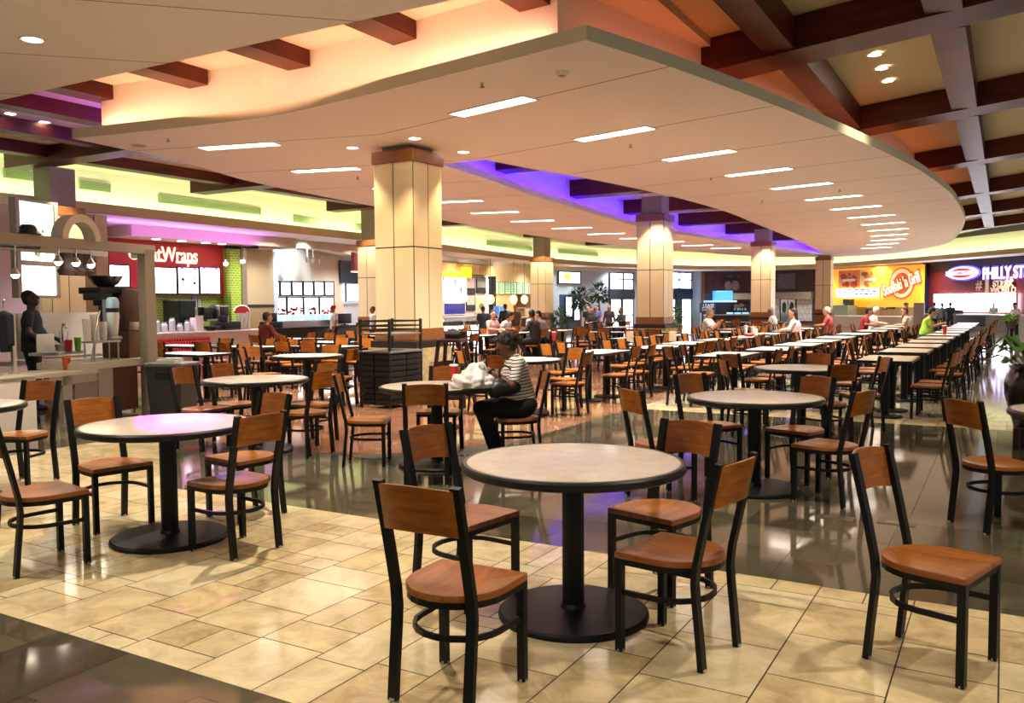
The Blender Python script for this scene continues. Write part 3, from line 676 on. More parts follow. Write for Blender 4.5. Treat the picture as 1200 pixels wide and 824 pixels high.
# --- scattered tables towards the wrap shop
round_table(-9.2, 9.7, 'round table beside the black tray rack, towards the wrap shop')
G2 = 'wooden chairs in front of the wrap shop'
chair(-9.82, 9.3, 300, 'orange-backed chair at the round table by the tray rack, seen from behind', G2)
chair(-8.64, 9.78, 95, 'red-brown chair on the right of the round table by the tray rack', G2)
chair(-9.5, 10.4, 200, 'wooden chair behind the round table by the tray rack', G2)
chair(-10.2, 9.75, 265, 'wooden chair left of the round table by the tray rack', G2)
for i, (x, y, d, lab) in enumerate(((-11.4, 9.35, 90, 'nearest rectangular table before the wrap shop, by the grey bin'), (-13.9, 11.2, 90, 'rectangular table right in front of the red tiled counter'), (-12.3, 11.4, 90, 'rectangular table between the wrap shop counter and the round table'),
                                    (-11.0, 12.1, 90, 'rectangular table behind the round table by the tray rack'), (-12.3, 13.5, 90, 'rectangular table in front of the white menu screens'), (-14.2, 14.6, 90, 'rectangular table closest to the white menu screens'))):
    rect_table(x, y, lab, d)
    for (ax, ay, q, w1) in ((-.31, -.58, 0, 'front left'), (.31, -.58, 0, 'front right'), (-.31, .58, 180, 'back left'), (.31, .58, 180, 'back right')):
        if i in (0, 1) and ax < 0 and (ay > 0 or i == 0): continue
        chair(x+ax, y+ay, q+random.uniform(-9, 9), f'{w1} chair at the {lab}', G2)

# --- a few more tables around the middle columns
for x, y, lab in ((-9.25, 21.1, 'crosswise rectangular table just left of the middle column'), (-7.95, 21.3, 'crosswise rectangular table just right of the middle column'), (-9.3, 33.7, 'left crosswise rectangular table before the column behind the couple'), (-7.9, 33.8, 'right crosswise rectangular table before the column behind the couple')):
    rect_table(x, y, lab, 90)
    for ax, w1 in ((-.31, 'left'), (.31, 'right')): chair(x+ax, y-.6, random.uniform(-8, 8), f'{w1} chair at the {lab}', 'chairs before the middle columns')
# ================================================================== PEOPLE
def nets(prims, res, pad=.03):
    """closed surface of a smooth union of tapered limbs and ellipsoids"""
    lo = np.min([p['lo'] for p in prims if p['k'] >= 0], 0)-pad; hi = np.max([p['hi'] for p in prims if p['k'] >= 0], 0)+pad
    n = np.ceil((hi-lo)/res).astype(int)+1
    ax = [lo[i]+res*np.arange(n[i]) for i in range(3)]
    f = np.full(tuple(n), 9.0, np.float32)
    for p in prims:
        k = abs(p['k']); m = k+3*res
        a = np.clip(np.floor((p['lo']-m-lo)/res).astype(int), 0, n-1); b = np.clip(np.ceil((p['hi']+m-lo)/res).astype(int)+1, 1, n)
        if (b <= a).any(): continue
        X, Y, Z = np.meshgrid(ax[0][a[0]:b[0]], ax[1][a[1]:b[1]], ax[2][a[2]:b[2]], indexing='ij')
        d = p['f'](X, Y, Z).astype(np.float32); s = (slice(a[0], b[0]), slice(a[1], b[1]), slice(a[2], b[2])); g = f[s]
        if p['k'] < 0: f[s] = np.maximum(g, -d)
        else:
            h = np.maximum(k-np.abs(g-d), 0)/k; f[s] = np.minimum(g, d)-h*h*k*.25
    ins = f < 0
    nx, ny, nz = n
    c = np.zeros((nx-1, ny-1, nz-1), np.int8); cs = [(i, j, k) for i in (0, 1) for j in (0, 1) for k in (0, 1)]
    def cor(A, o): return A[o[0]:nx-1+o[0], o[1]:ny-1+o[1], o[2]:nz-1+o[2]]
    for o in cs: c += cor(ins, o)
    act = (c > 0) & (c < 8); idx = -np.ones(act.shape, np.int64); idx[act] = np.arange(act.sum())
    I = np.argwhere(act); acc = np.zeros((len(I), 3)); cnt = np.zeros(len(I))
    for i in range(8):
        for j in range(i+1, 8):
            d = np.array(cs[j])-np.array(cs[i])
            if np.abs(d).sum() != 1: continue
            fa = cor(f, cs[i])[act]; fb = cor(f, cs[j])[act]; x = (fa < 0) != (fb < 0); t = np.where(x, fa/np.where(fa == fb, 1, fa-fb), 0)
            acc[x] += np.array(cs[i])+t[x, None]*d; cnt[x] += 1
    V = lo+res*(I+acc/cnt[:, None]); Q = []
    for a_, u, v in ((0, 1, 2), (1, 2, 0), (2, 0, 1)):
        sl0 = [slice(None)]*3; sl1 = [slice(None)]*3; sl0[a_] = slice(0, n[a_]-1); sl1[a_] = slice(1, n[a_])
        A = ins[tuple(sl0)]; B = ins[tuple(sl1)]; E_ = np.argwhere(A != B)
        E_ = E_[(E_[:, u] > 0) & (E_[:, v] > 0) & (E_[:, u] < n[u]-1) & (E_[:, v] < n[v]-1)]
        def at_(du, dv):
            q = E_.copy(); q[:, u] -= du; q[:, v] -= dv; return idx[q[:, 0], q[:, 1], q[:, 2]]
        Q.append(np.stack([at_(0, 0), at_(1, 0), at_(1, 1), at_(0, 1)], 1))
    Q = np.concatenate(Q); Q = Q[(Q >= 0).all(1)]
    return V, Q
def cap(a, b, r1, r2, k=.03, flat=(0, 0), sq=None):
    a = np.array(a, float); b = np.array(b, float); r = max(r1, r2)*1.3; ab = b-a; L2 = max(ab@ab, 1e-9); L = L2**.5
    def f(X, Y, Z):
        px, py, pz = X-a[0], Y-a[1], Z-a[2]; t0 = (px*ab[0]+py*ab[1]+pz*ab[2])/L2; t = np.clip(t0, 0, 1)
        qx, qy, qz = px-t*ab[0], py-t*ab[1], pz-t*ab[2]
        if sq is not None:
            w = sq[0]; q = (qx*w[0]+qy*w[1]+qz*w[2]); g = sq[1]-1; qx, qy, qz = qx+g*q*w[0], qy+g*q*w[1], qz+g*q*w[2]
        d = np.sqrt(qx*qx+qy*qy+qz*qz)-(r1+(r2-r1)*t)
        if flat[0]: d = np.maximum(d, -t0*L)
        if flat[1]: d = np.maximum(d, (t0-1)*L)
        return d
    return dict(f=f, lo=np.minimum(a, b)-r*1.3, hi=np.maximum(a, b)+r*1.3, k=k)
def ell(c, r, k=.03, R=None):
    c = np.array(c, float); r = np.array(r, float); R = np.eye(3) if R is None else np.array(R); m = r.max()
    def f(X, Y, Z):
        p = (X-c[0], Y-c[1], Z-c[2]); q = [(R[0][i]*p[0]+R[1][i]*p[1]+R[2][i]*p[2])/r[i] for i in range(3)]
        return (np.sqrt(q[0]**2+q[1]**2+q[2]**2)-1)*r.min()
    return dict(f=f, lo=c-m, hi=c+m, k=k)
def sdf_obj(name, prims, res, m, parent):
    V, Q = nets(prims, res)
    me = bpy.data.meshes.new(name); me.from_pydata(V.tolist(), [], Q.tolist()); me.materials.append(m)
    bm = bmesh.new(); bm.from_mesh(me); bmesh.ops.smooth_vert(bm, verts=bm.verts, factor=.4, use_axis_x=True, use_axis_y=True, use_axis_z=True); bmesh.ops.recalc_face_normals(bm, faces=bm.faces); bm.to_mesh(me); bm.free()
    me.polygons.foreach_set('use_smooth', [True]*len(me.polygons))
    return link(name, me, parent)
def vv(*a): return np.array(a, float)
def unit(a): return a/np.linalg.norm(a)
def rotm(pitch, yaw, roll=0):
    return np.array(Matrix.Rotation(yaw, 3, 'Z') @ Matrix.Rotation(pitch, 3, 'X') @ Matrix.Rotation(roll, 3, 'Y'))
def hand(w, d, n, side, r=.0085, curl=.5, s=1.0):
    """palm, four unequal bent fingers and a thumb: w wrist, d direction of the fingers, n back of the hand"""
    d = unit(d); n = unit(n-d*(n@d)); x = np.cross(d, n)*side; P = []
    c = w+d*.05*s
    P.append(ell(w+d*.045*s, (.036*s, .05*s, .016*s), .015, np.stack([x, d, n], 1)))
    for i, (o, L) in enumerate(((-.027, .066), (-.009, .078), (.009, .073), (.027, .056))):
        b = w+d*.085*s+x*o*s; a1 = curl*.6; a2 = curl*1.5
        m1 = b+(d*math.cos(a1)-n*math.sin(a1))*L*.5*s; e = m1+(d*math.cos(a2)-n*math.sin(a2))*L*.5*s
        P += [cap(b-d*.01, m1, r*s, r*.95*s, .004), cap(m1, e, r*.95*s, r*.75*s, .004)]
    tb = w+d*.025*s-x*.026*s; tm = tb+(d*.6-x*.7-n*.25)*.036*s; te = tm+(d*.85-x*.1-n*.4)*.03*s
    P += [cap(tb, tm, r*1.35*s, r*1.1*s, .008), cap(tm, te, r*1.1*s, r*.85*s, .004)]
    return P
def person(label, loc, yaw, skin='#7a4a30', shirt='#ffffff', trouser='#1a1a1e', hairc='#15100d', pose='sit', h=1.68, hair='short', head_pitch=0, head_yaw=0, lean=0, arms=None, res=.014,
           sleeve=.55, shirtmat=None, shoes='#1b1714', collar=True, group=None, cat='person', extra=None, fat=1.0, cap_=None, seat=.462, foot=.15, neckl=0):
    """a clothed figure facing local +y; sitting: loc is the seat's centre on the floor, standing: between the feet"""
    s = h/1.68; t = thing('person', label, cat, loc, yaw, group)
    if pose == 'stand': hip = vv(0, 0, .9*s)
    else: hip = vv(0, -.02, seat+.1*s)
    B = rotm(-lean, 0); up = B @ vv(0, 0, 1)
    chest = hip+up*.34*s; neck = hip+up*.52*s; hc = neck+up*(.035-neckl)*s+B @ rotm(-head_pitch, head_yaw) @ vv(0, .03, .13)*s
    HR = B @ rotm(-head_pitch, head_yaw)
    sh = [neck-up*.06*s+vv(sd*.175*s*fat**.5, 0, 0) for sd in (-1, 1)]
    hj = [hip+vv(sd*.09*s, 0, 0) for sd in (-1, 1)]
    if pose == 'stand':
        kn = [vv(sd*.1*s, .02+.03*sd, .48*s) for sd in (-1, 1)]; an = [vv(sd*.11*s, -.02+.05*sd, .08*s) for sd in (-1, 1)]
    else:
        kn = [vv(sd*.1*s, .4*s, seat+.06*s) for sd in (-1, 1)]; an = [vv(sd*.1*s, foot*s+.02*sd, .08*s) for sd in (-1, 1)]
    if arms is None:
        arms = {'stand': [((-.24, .0, 1.08), (-.25, .1, .84)), ((.24, 0, 1.08), (.25, .1, .84))], 'sit': [((-.25, .1, .85), (-.1, .34, .835)), ((.25, .1, .85), (.1, .34, .835))]}[pose]
        arms = [(vv(*a)*s, vv(*b)*s) for a, b in arms]
    else: arms = [(vv(*a), vv(*b)) for a, b in arms]
    body = [ell(hip+up*.02, (.15*s*fat, .11*s*fat, .12*s), .05), cap(hip+up*.08*s, chest, .125*s*fat, .135*s, .06, sq=((0, 1, 0), 1.25)), ell(chest+up*.04*s, (.155*s, .1*s, .14*s), .05),
            cap(neck-up*.05*s, hc-up*.02*s, .058*s, .05*s, .03), cap(sh[0], sh[1], .05*s, .05*s, .05)]
    # head: skull, face, jaw, nose, brow, lips, ears, eye sockets
    H = lambda x, y, z: hc+HR @ vv(x, y, z)*s
    body += [ell(H(0, -.012, .03), vv(.074, .094, .088)*s, .02, HR), ell(H(0, .028, -.03), vv(.058, .066, .08)*s, .03, HR), ell(H(0, .05, -.085), vv(.034, .032, .026)*s, .03, HR),
             cap(H(0, .092, .02), H(0, .112, -.022), .009*s, .014*s, .012), cap(H(-.03, .088, .036), H(.03, .088, .036), .01*s, .01*s, .015), cap(H(-.018, .088, -.056), H(.018, .088, -.056), .01*s, .01*s, .01)]
    for sd in (-1, 1):
        body += [ell(H(sd*.076, -.005, -.005), vv(.012, .022, .034)*s, .006, HR)]
        body.append(dict(ell(H(sd*.032, .102, .014), vv(.018, .016, .012)*s, .01, HR), k=-.01))
    for i, sd in enumerate((-1, 1)):
        e, w = arms[i]; d = unit(w-e)
        body += [cap(sh[i], e, .05*s, .04*s, .04), cap(e, w, .041*s, .027*s, .015)]
        nb = vv(sd*.35, -.1, 1) if pose == 'sit' else vv(sd, -.2, 0)
        body += hand(w, d+(vv(-sd*.3, .1, 0) if pose == 'sit' else vv(0, .15, -.3)), nb, sd, .0085*s, .55, s)
        body += [cap(hj[i], kn[i], .085*s*fat, .058*s, .03), cap(kn[i], an[i], .055*s, .035*s, .02), cap(an[i]+vv(0, -.02, -.03), an[i]+vv(0, .13*s, -.05*s), .035*s, .028*s, .02)]
    if extra: body += extra(H, s)
    sk = mat('skin_'+skin, skin, .5, noise=.06, scale=20)
    sdf_obj('body', body, res, sk, t)
    for sd in (-1, 1): MB().ball(H(sd*.031, .083, .013), .0125*s, 0, 6).build('eye', mat('dark_eye', '#1c1512', .2), t, True)
    # shirt: torso and sleeves, cut straight at hem, neck and cuffs
    g = .012
    hem = hip-up*(.06*s if pose == 'stand' else .03*s)
    shp = [cap(hem, chest, (.148*fat+g)*s, (.14+g)*s, .05, (1, 0), ((0, 1, 0), 1.22)), ell(chest+up*.03*s, (vv(.165, .112, .14)+g)*s, .05), cap(sh[0]+vv(.01, 0, 0), sh[1]-vv(.01, 0, 0), .058*s, .058*s, .05), cap(neck-up*.07*s, neck+up*.015*s, .075*s, .06*s, .02, (0, 1))]
    if fat > 1.05: shp.append(ell(hip+up*.15*s+vv(0, .04, 0), vv(.17, .15, .15)*s*fat**.5, .05))
    for i in (0, 1):
        e, w = arms[i]
        if sleeve <= 1: shp.append(cap(sh[i], sh[i]+(e-sh[i])*sleeve*1.3, .063*s, .056*s, .03, (0, 1)))
        else: shp += [cap(sh[i], e, .062*s, .052*s, .03), cap(e, e+(w-e)*.9, .052*s, .04*s, .02, (0, 1))]
    sdf_obj('shirt', shp, res, shirtmat or mat('cloth_'+shirt, shirt, .85), t)
    tr = [ell(hip+vv(0, 0, .0), vv(.16*fat, .125*fat, .12)*s, .05)]
    for i in (0, 1): tr += [cap(hj[i], kn[i], .098*s*fat, .072*s, .03), cap(kn[i], an[i]+vv(0, 0, .01), .071*s, .056*s, .03, (0, 1))]
    sdf_obj('trousers', tr, res, mat('cloth_'+trouser, trouser, .85), t)
    for i in (0, 1):
        so = [cap(an[i]+vv(0, -.03, -.035), an[i]+vv(0, .14*s, -.048), .04*s, .034*s, .03), cap(an[i]+vv(0, -.02, -.04), an[i]+vv(0, -.01, .03), .043*s, .045*s, .02, (0, 1))]
        sdf_obj('shoe', so, res, mat('shoe_'+shoes, shoes, .5), t)
    hp = []
    if hair in ('short', 'long', 'bun', 'tail'):
        hp = [ell(H(0, -.026, .046), vv(.082, .094, .086)*s, .015, HR), ell(H(0, -.055, -.02), vv(.07, .058, .06)*s, .02, HR)]
        if hair == 'bun': hp += [ell(H(0, -.12, .06), vv(.05, .045, .048)*s, .015, HR)]
        if hair == 'bun':
            rb = random.Random(5)
            for _ in range(90):
                a, e = rb.uniform(0, 2*PI), rb.uniform(-.5, 1.5); c3 = (.082*math.cos(a)*math.cos(e), -.026+.094*math.sin(a)*math.cos(e), .046+.086*math.sin(e))
                if c3[1] < .035 or c3[2] > .1: hp.append(ell(H(*c3), vv(.016, .016, .016)*s*rb.uniform(.7, 1.3), .008))
            for _ in range(24):
                a, e = rb.uniform(0, 2*PI), rb.uniform(-1, 1.5); hp.append(ell(H(.05*math.cos(a)*math.cos(e), -.12+.046*math.sin(a)*math.cos(e), .06+.048*math.sin(e)), vv(.014, .014, .014)*s, .008))
        if hair == 'long': hp += [cap(H(-.045, -.06, 0), H(-.05, -.07, -.19), .045*s, .035*s, .03), cap(H(.045, -.06, 0), H(.05, -.07, -.19), .045*s, .035*s, .03)]
        if hair == 'tail': hp += [cap(H(0, -.1, .05), H(0, -.15, -.12), .03*s, .015*s, .02)]
        hp.append(dict(ell(H(0, .075, -.0), vv(.066, .05, .062)*s, .01, HR), k=-.01))
        sdf_obj('hair', hp, res*.8, mat('hair_'+hairc, hairc, .7, noise=.3, scale=60), t)
    if cap_:
        cp = [ell(H(0, -.015, .06), vv(.088, .1, .075)*s, .01, HR), cap(H(0, .07, .055), H(0, .14, .045), .05*s, .045*s, .02, sq=(tuple(HR @ vv(0, 0, 1)), 5))]
        cp.append(dict(ell(H(0, .0, -.07), vv(.12, .2, .1)*s, .01, HR), k=-.01))
        sdf_obj('cap', cp, res*.8, mat('cloth_'+cap_, cap_, .8), t)
    return t, H, hc, HR
# ---- the woman in the striped top
def stripes():
    m, nt, b = newmat('striped_knit'); N = nt.nodes.new; Lk = nt.links.new; tc = N('ShaderNodeTexCoord'); sp = N('ShaderNodeSeparateXYZ'); Lk(tc.outputs['Object'], sp.inputs[0])
    ad = N('ShaderNodeMath'); ad.operation = 'MULTIPLY_ADD'; ad.inputs[1].default_value = .12; Lk(sp.outputs['Y'], ad.inputs[0]); Lk(sp.outputs['Z'], ad.inputs[2])
    mo = N('ShaderNodeMath'); mo.operation = 'MULTIPLY'; mo.inputs[1].default_value = 1/.03; Lk(ad.outputs[0], mo.inputs[0])
    fr = N('ShaderNodeMath'); fr.operation = 'FRACT'; Lk(mo.outputs[0], fr.inputs[0]); lt = N('ShaderNodeMath'); lt.operation = 'LESS_THAN'; lt.inputs[1].default_value = .3; Lk(fr.outputs[0], lt.inputs[0])
    mx = N('ShaderNodeMix'); mx.data_type = 'RGBA'; mx.inputs['A'].default_value = lin('#e6e0d6'); mx.inputs['B'].default_value = lin('#25242a'); Lk(lt.outputs[0], mx.inputs['Factor']); Lk(mx.outputs['Result'], b.inputs['Base Color']); b.inputs['Roughness'].default_value = .9
    return m
wx_, wy_, wd_ = WCH
wt, WH, whc, WHR = person('person in a black and white striped top sitting side-on at a round table, looking down', (wx_, wy_, 0), math.radians(wd_), '#5d3523', '#ffffff', '#121216', '#1c120d', 'sit', 1.5, 'bun', .36, 0, .13,
       arms=[((-.25, .1, .76), (-.07, .29, .885)), ((.25, .1, .76), (.07, .29, .885))], res=.0085, sleeve=.66, shirtmat=stripes(), fat=1.42, foot=.22, neckl=.035)
g = MB()
for sd in (-1, 1):
    ring = [WH(sd*.033+.024*math.cos(a), .108, .012+.02*math.sin(a)) for a in [2*PI*k/14 for k in range(14)]]; g.tube(ring, .0022, 5, 0, True); g.tube([WH(sd*.057, .105, .016), WH(sd*.078, .06, .016), WH(sd*.08, 0, .01)], .0022, 5)
g.tube([WH(-.009, .112, .014), WH(.009, .112, .014)], .0022, 5); g.build('glasses', mat('glasses_frame', '#15110f', .3), wt)
w = MB(); e0, w0 = vv(-.25, .1, .76), vv(-.07, .29, .885); dd = unit(w0-e0); pc = w0-dd*.03
a1 = unit(np.cross(dd, vv(0, 0, 1))); b1 = np.cross(dd, a1)
w.tube([pc+(a1*math.cos(2*PI*k/16)+b1*math.sin(2*PI*k/16))*.034 for k in range(16)], .007, 6, 0, True); w.build('watch', BLKP, wt, True)
R = Matrix.Rotation(math.radians(wd_), 4, 'Z')
def wloc(x, y, z): q = R @ Vector((x, y, z)); return (wx_+q.x, wy_+q.y, q.z)
ph = thing('phone', 'phone held by the person in the striped top', 'phone', wloc(0, .375, .93), math.radians(wd_)); ph.rotation_euler = (math.radians(-35), 0, math.radians(wd_))
MB().bbox(0, 0, 0, .075, .15, .009, .004).build('case', BLKP, ph); MB().box(-.034, -.07, .0045, .034, .07, .0055).build('screen', mat('phone_screen', '#20242a', .1), ph)
hb = thing('handbag', 'black handbag on the lap of the person in the striped top', 'handbag', wloc(-.2, .16, .66), math.radians(wd_))
sdf_obj('bag_body', [ell((0, 0, .07), (.075, .15, .075), .04), ell((0, .07, .1), (.05, .06, .05), .03), ell((.01, -.07, .095), (.05, .05, .05), .03), cap((0, -.08, .13), (0, .1, .12), .025, .02, .03), ell((-.02, .1, .04), (.05, .07, .06), .03)], .014, mat('black_leather', '#0e0d0d', .4, bump=.3, scale=12), hb)
m = MB(); m.tube([(0, -.06, .17), (0, -.05, .25), (0, 0, .28), (0, .05, .25), (0, .06, .17)], .009, 8); m.build('handle', mat('black_leather', '#0e0d0d', .4), hb, True)
# things on her table
def cup(label, loc, col, r=.043, h=.16, straw=True, group=None, lid='#f2f0ea'):
    t = thing('drink_cup', label, 'cup', loc, 0, group)
    MB().lathe([(r*.72, 0), (r*.74, .004), (r, h)], 20).build('cup_body', mat('cup_'+col, col, .4), t, 30)
    MB().lathe([(r*1.04, h-.006), (r*1.04, h+.004), (r*.9, h+.012)], 20).build('lid', mat('cup_lid'+lid, lid, .35), t, 30)
    if straw: MB().tube([(0, 0, h), (.006, .004, h+.07)], .0032, 6).build('straw', mat('straw_white', '#efece6', .4), t)
    return t
cup('red paper cup with a straw beside the white bag', at(532, 447.5, .753), '#b81f1c')
tb = thing('plastic_bag', 'white crumpled plastic bag on the striped-top woman\'s table', 'bag', at(553, 455, .753), .3)
def crumple():
    bm = bmesh.new(); bmesh.ops.create_icosphere(bm, subdivisions=4, radius=1); rnd = random.Random(3)
    from mathutils import noise
    for v in bm.verts:
        c = v.co.copy(); z = max(c.z, -.55); q = 1+.28*noise.noise(c*2.3)+.14*noise.noise(c*6); peak = max(0, 1-((c.x-.35)**2+(c.y)**2)*3)*max(0, c.z)
        v.co = Vector((c.x*.19*q, c.y*.13*q, max(.002, (z+.55)*.1*q+.09*peak)))
    me = bpy.data.meshes.new('bag_film'); bm.to_mesh(me); bm.free(); me.materials.append(mat('white_plastic_film', '#e8e4de', .35)); me.polygons.foreach_set('use_smooth', [True]*len(me.polygons)); return me
link('bag_film', crumple(), tb)
m = MB(); m.tube([(.05, -.02, .17), (.09, -.03, .22), (.12, -.01, .2), (.1, 0, .15)], .008, 6); m.build('handle', mat('white_plastic_film', '#e8e4de', .35), tb, True)
# ---- everyone else
def sitter(label, px, py, z, face, **k):                       # takes the chair nearest to where the photograph shows the head
    dp = k.pop('depth', None); p = at(px, py, z); best = None
    if dp: d = ray(px, py); p = Vector((0, 0, EYE))+d*(dp/(-d.x*sr+d.y*cr))
    for c in CHAIRS:
        a = (c[2]-face+180) % 360-180
        if abs(a) > 75 or len(c) > 4: continue
        f = math.radians(c[2]); hx, hy = c[0]-math.sin(f)*.08, c[1]+math.cos(f)*.08
        dx, dy = hx-p.x, hy-p.y; side = dx*cr+dy*sr; dep = -dx*sr+dy*cr
        q = side*side*14+dep*dep*(2.5 if dp else .6)+(a/90)**2*.3
        if best is None or q < best[0]: best = (q, c)
    c = best[1]; c.append(1); f = math.radians(c[2]); c[0] += math.sin(f)*.1; c[1] -= math.cos(f)*.1; c[3].location = (c[0], c[1], 0); k.setdefault('head_yaw', max(-.6, min(.6, math.radians((face-c[2]+180) % 360-180))))
    return person(label, (c[0]+math.sin(f)*-.03, c[1]+math.cos(f)*.03, 0), f, pose='sit', **k)
def sitter_at(label, px, depth, face, chair_label, **k):
    d = ray(px, 357); f = Vector((-sr, cr, 0)); q = d*(depth/d.dot(f)); chair(q.x, q.y, face, chair_label, 'chairs by the entrance doors'); CHAIRS[-1].append(1)
    return person(label, (q.x, q.y, 0), math.radians(face), pose='sit', **k)
def stander(label, px, depth, face, h=1.55, **k):
    d = ray(px, 357); f = Vector((-sr, cr, 0)); q = d*(depth/d.dot(f)); return person(label, (q.x, q.y, 0), math.radians(face), pose='stand', h=h, **k)
LT, MD, DK = '#c08a6a', '#94603f', '#4a2c1e'
# facing: degrees from +Y, counter-clockwise;  -60 = to the right of the picture, 120 = to the left, 210 = towards us
sitter('person in a white t-shirt with a bald head, eating opposite someone in pink', 855, 375, 1.17, -70, depth=22, skin=LT, shirt='#e9e4dc', trouser='#2a2c33', hairc='#8a8078', hair='short', lean=.12, arms=[((-.2, .22, .82), (-.03, .36, 1.0)), ((.2, .22, .82), (.03, .36, 1.0))])
sitter('dark-haired person in a pale pink top, facing the bald man across a table', 906, 378, 1.13, 110, depth=22, skin=LT, shirt='#e9c9c8', hairc='#2a1a14', hair='long', lean=.1, sleeve=1.2)
sitter('person in a bright lime green t-shirt eating at the right-hand row', 1079, 373, 1.2, -75, depth=22.5, skin=LT, shirt='#9fc93a', trouser='#26303c', hairc='#1a1512', lean=.22, head_pitch=.1, fat=1.15, arms=[((-.2, .2, .84), (-.05, .42, .93)), ((.2, .2, .84), (.05, .42, .93))])
sitter('person in a dark red top at the second row, hunched over the table', 1032, 371, 1.15, -80, depth=25, skin=MD, shirt='#8e1f22', hairc='#1a1210', lean=.25)
sitter('white-haired person in a white shirt beside the one in dark red', 1021, 374, 1.1, -60, depth=26, skin=LT, shirt='#e6e2de', hairc='#d9d5cf', lean=.2)
sitter('person in a dark olive jacket, back towards us, next to the lime green one', 1058, 376, 1.15, -30, depth=25.5, skin=MD, shirt='#3a3a2a', hairc='#1a1210', lean=.1, sleeve=1.2)
sitter('person in a pale top with hands at the face, between red and olive', 1047, 375, 1.12, 130, depth=25.5, skin=LT, shirt='#c9b7a4', hairc='#4a3324', lean=.2)
sitter('person in red at a far table, in front of the farthest column', 948, 371, 1.15, 120, depth=28, skin=LT, shirt='#a43a3a', hairc='#e0dbd4', lean=.1)
sitter('person in a white cap-like hair and white top, beside the column behind the couple', 913, 370, 1.12, 100, depth=28, skin=MD, shirt='#dcd8d2', hairc='#c9c4bb', lean=.1)
sitter('person in a red sweatshirt sitting alone in front of the white menu screens', 323, 384, 1.12, -30, depth=19.5, skin=MD, shirt='#5e1613', hairc='#120e0c', lean=.1, sleeve=1.2)
stander('food worker with a red cap behind the counter below the white menu screens', 391, 27.5, 150, 1.5, skin=MD, shirt='#dfe0e2', hair='none', cap_='#c02a30')
stander('dark-haired worker in white behind the counter, half hidden by the columns', 437, 28.5, 150, 1.45, skin=MD, shirt='#d9dadc', hairc='#100d0c')
stander('person in dark blue standing by the white display case', 566, 29, 30, 1.42, skin=MD, shirt='#1c2338', trouser='#14161c', hairc='#0f0c0b')
stander('person in black standing with the back to us at the counter with green menu boards', 592, 31, 10, 1.5, skin=MD, shirt='#141519', hairc='#0f0c0b', sleeve=1.2)
stander('person in a red cap and dark jacket by the counter with green menu boards', 604, 32, 190, 1.45, skin=MD, shirt='#4a2a24', hairc='#0f0c0b', cap_='#a02a24')
sitter('person in a red and white top at the table before the white display case', 577, 379, 1.12, 200, depth=23, skin=LT, shirt='#c9a79c', hairc='#1b1310', hair='long', lean=.1)
sitter('person in a dark checked jacket, back to us, at the long table left of centre', 601, 381, 1.1, 20, depth=23, skin=MD, shirt='#3b342e', hairc='#16110f', lean=.15, sleeve=1.2)
sitter('person in a white top bending over the long table left of centre', 615, 383, 1.05, -60, depth=23, skin=MD, shirt='#d8d2c9', hairc='#120e0c', lean=.4)
sitter('person in a beige top with folded arms right of the green-boards column', 638, 379, 1.12, 210, depth=23, skin=LT, shirt='#b8a892', hairc='#6a5140', lean=.05)
sitter('person in a grey top leaning on the table, left of the one in beige', 628, 380, 1.08, 150, depth=23, skin=LT, shirt='#8d8880', hairc='#15100e', lean=.3)
stander('person in black standing near the entrance doors, leftmost of the group', 689, 34, 200, 1.42, skin=LT, shirt='#16161a', hairc='#14100e')
stander('person in a white and blue top standing near the entrance doors', 700, 34.5, 170, 1.42, skin=LT, shirt='#5563a0', hairc='#17120f', hair='long')
stander('person with long dark hair standing before the entrance doors', 714, 33.5, 185, 1.45, skin=MD, shirt='#2a2022', hairc='#120e0d', hair='long', sleeve=1.2)
sitter_at('person in black sitting by the entrance doors', 729, 32, 150, 'chair under the person in black by the entrance doors', skin=MD, shirt='#15151a', hairc='#0f0d0c', lean=.1, sleeve=1.2)
sitter_at('person in dark clothes sitting in front of the two who stand by the doors', 696, 31, 170, 'chair under the person in dark clothes in front of the standing pair', skin=MD, shirt='#1c1c22', hairc='#0f0d0c', lean=.1, sleeve=1.2)
stander('worker in black with a cap standing under the orange food counter sign', 1061, 36, -70, 1.45, skin=MD, shirt='#17171a', cap_='#121214', hair='none')
stander('person in grey waiting at the dark red food counter, left of two', 1104, 40, -15, 1.42, skin=MD, shirt='#4a5560', trouser='#2a3140', hairc='#1a1412')
stander('person in navy waiting at the dark red food counter, right of two', 1113.5, 40, -10, 1.44, skin=MD, shirt='#1e2c54', trouser='#1c2230', hairc='#1a1412')
stander('person in pale blue at the left end of the dark red food counter', 1095, 39.5, 20, 1.45, skin=MD, shirt='#7e9ccc', hairc='#1a1412')
stander('worker in grey behind the dark red food counter', 1164.5, 44.3, 175, 1.4, skin=LT, shirt='#9aa4a0', hairc='#6a5a48')
stander('person in a black hat and white top by the aisle at the right edge', 1189.5, 33, 140, 1.42, skin=LT, shirt='#d9d6d0', trouser='#17171b', hair='none', cap_='#111113')
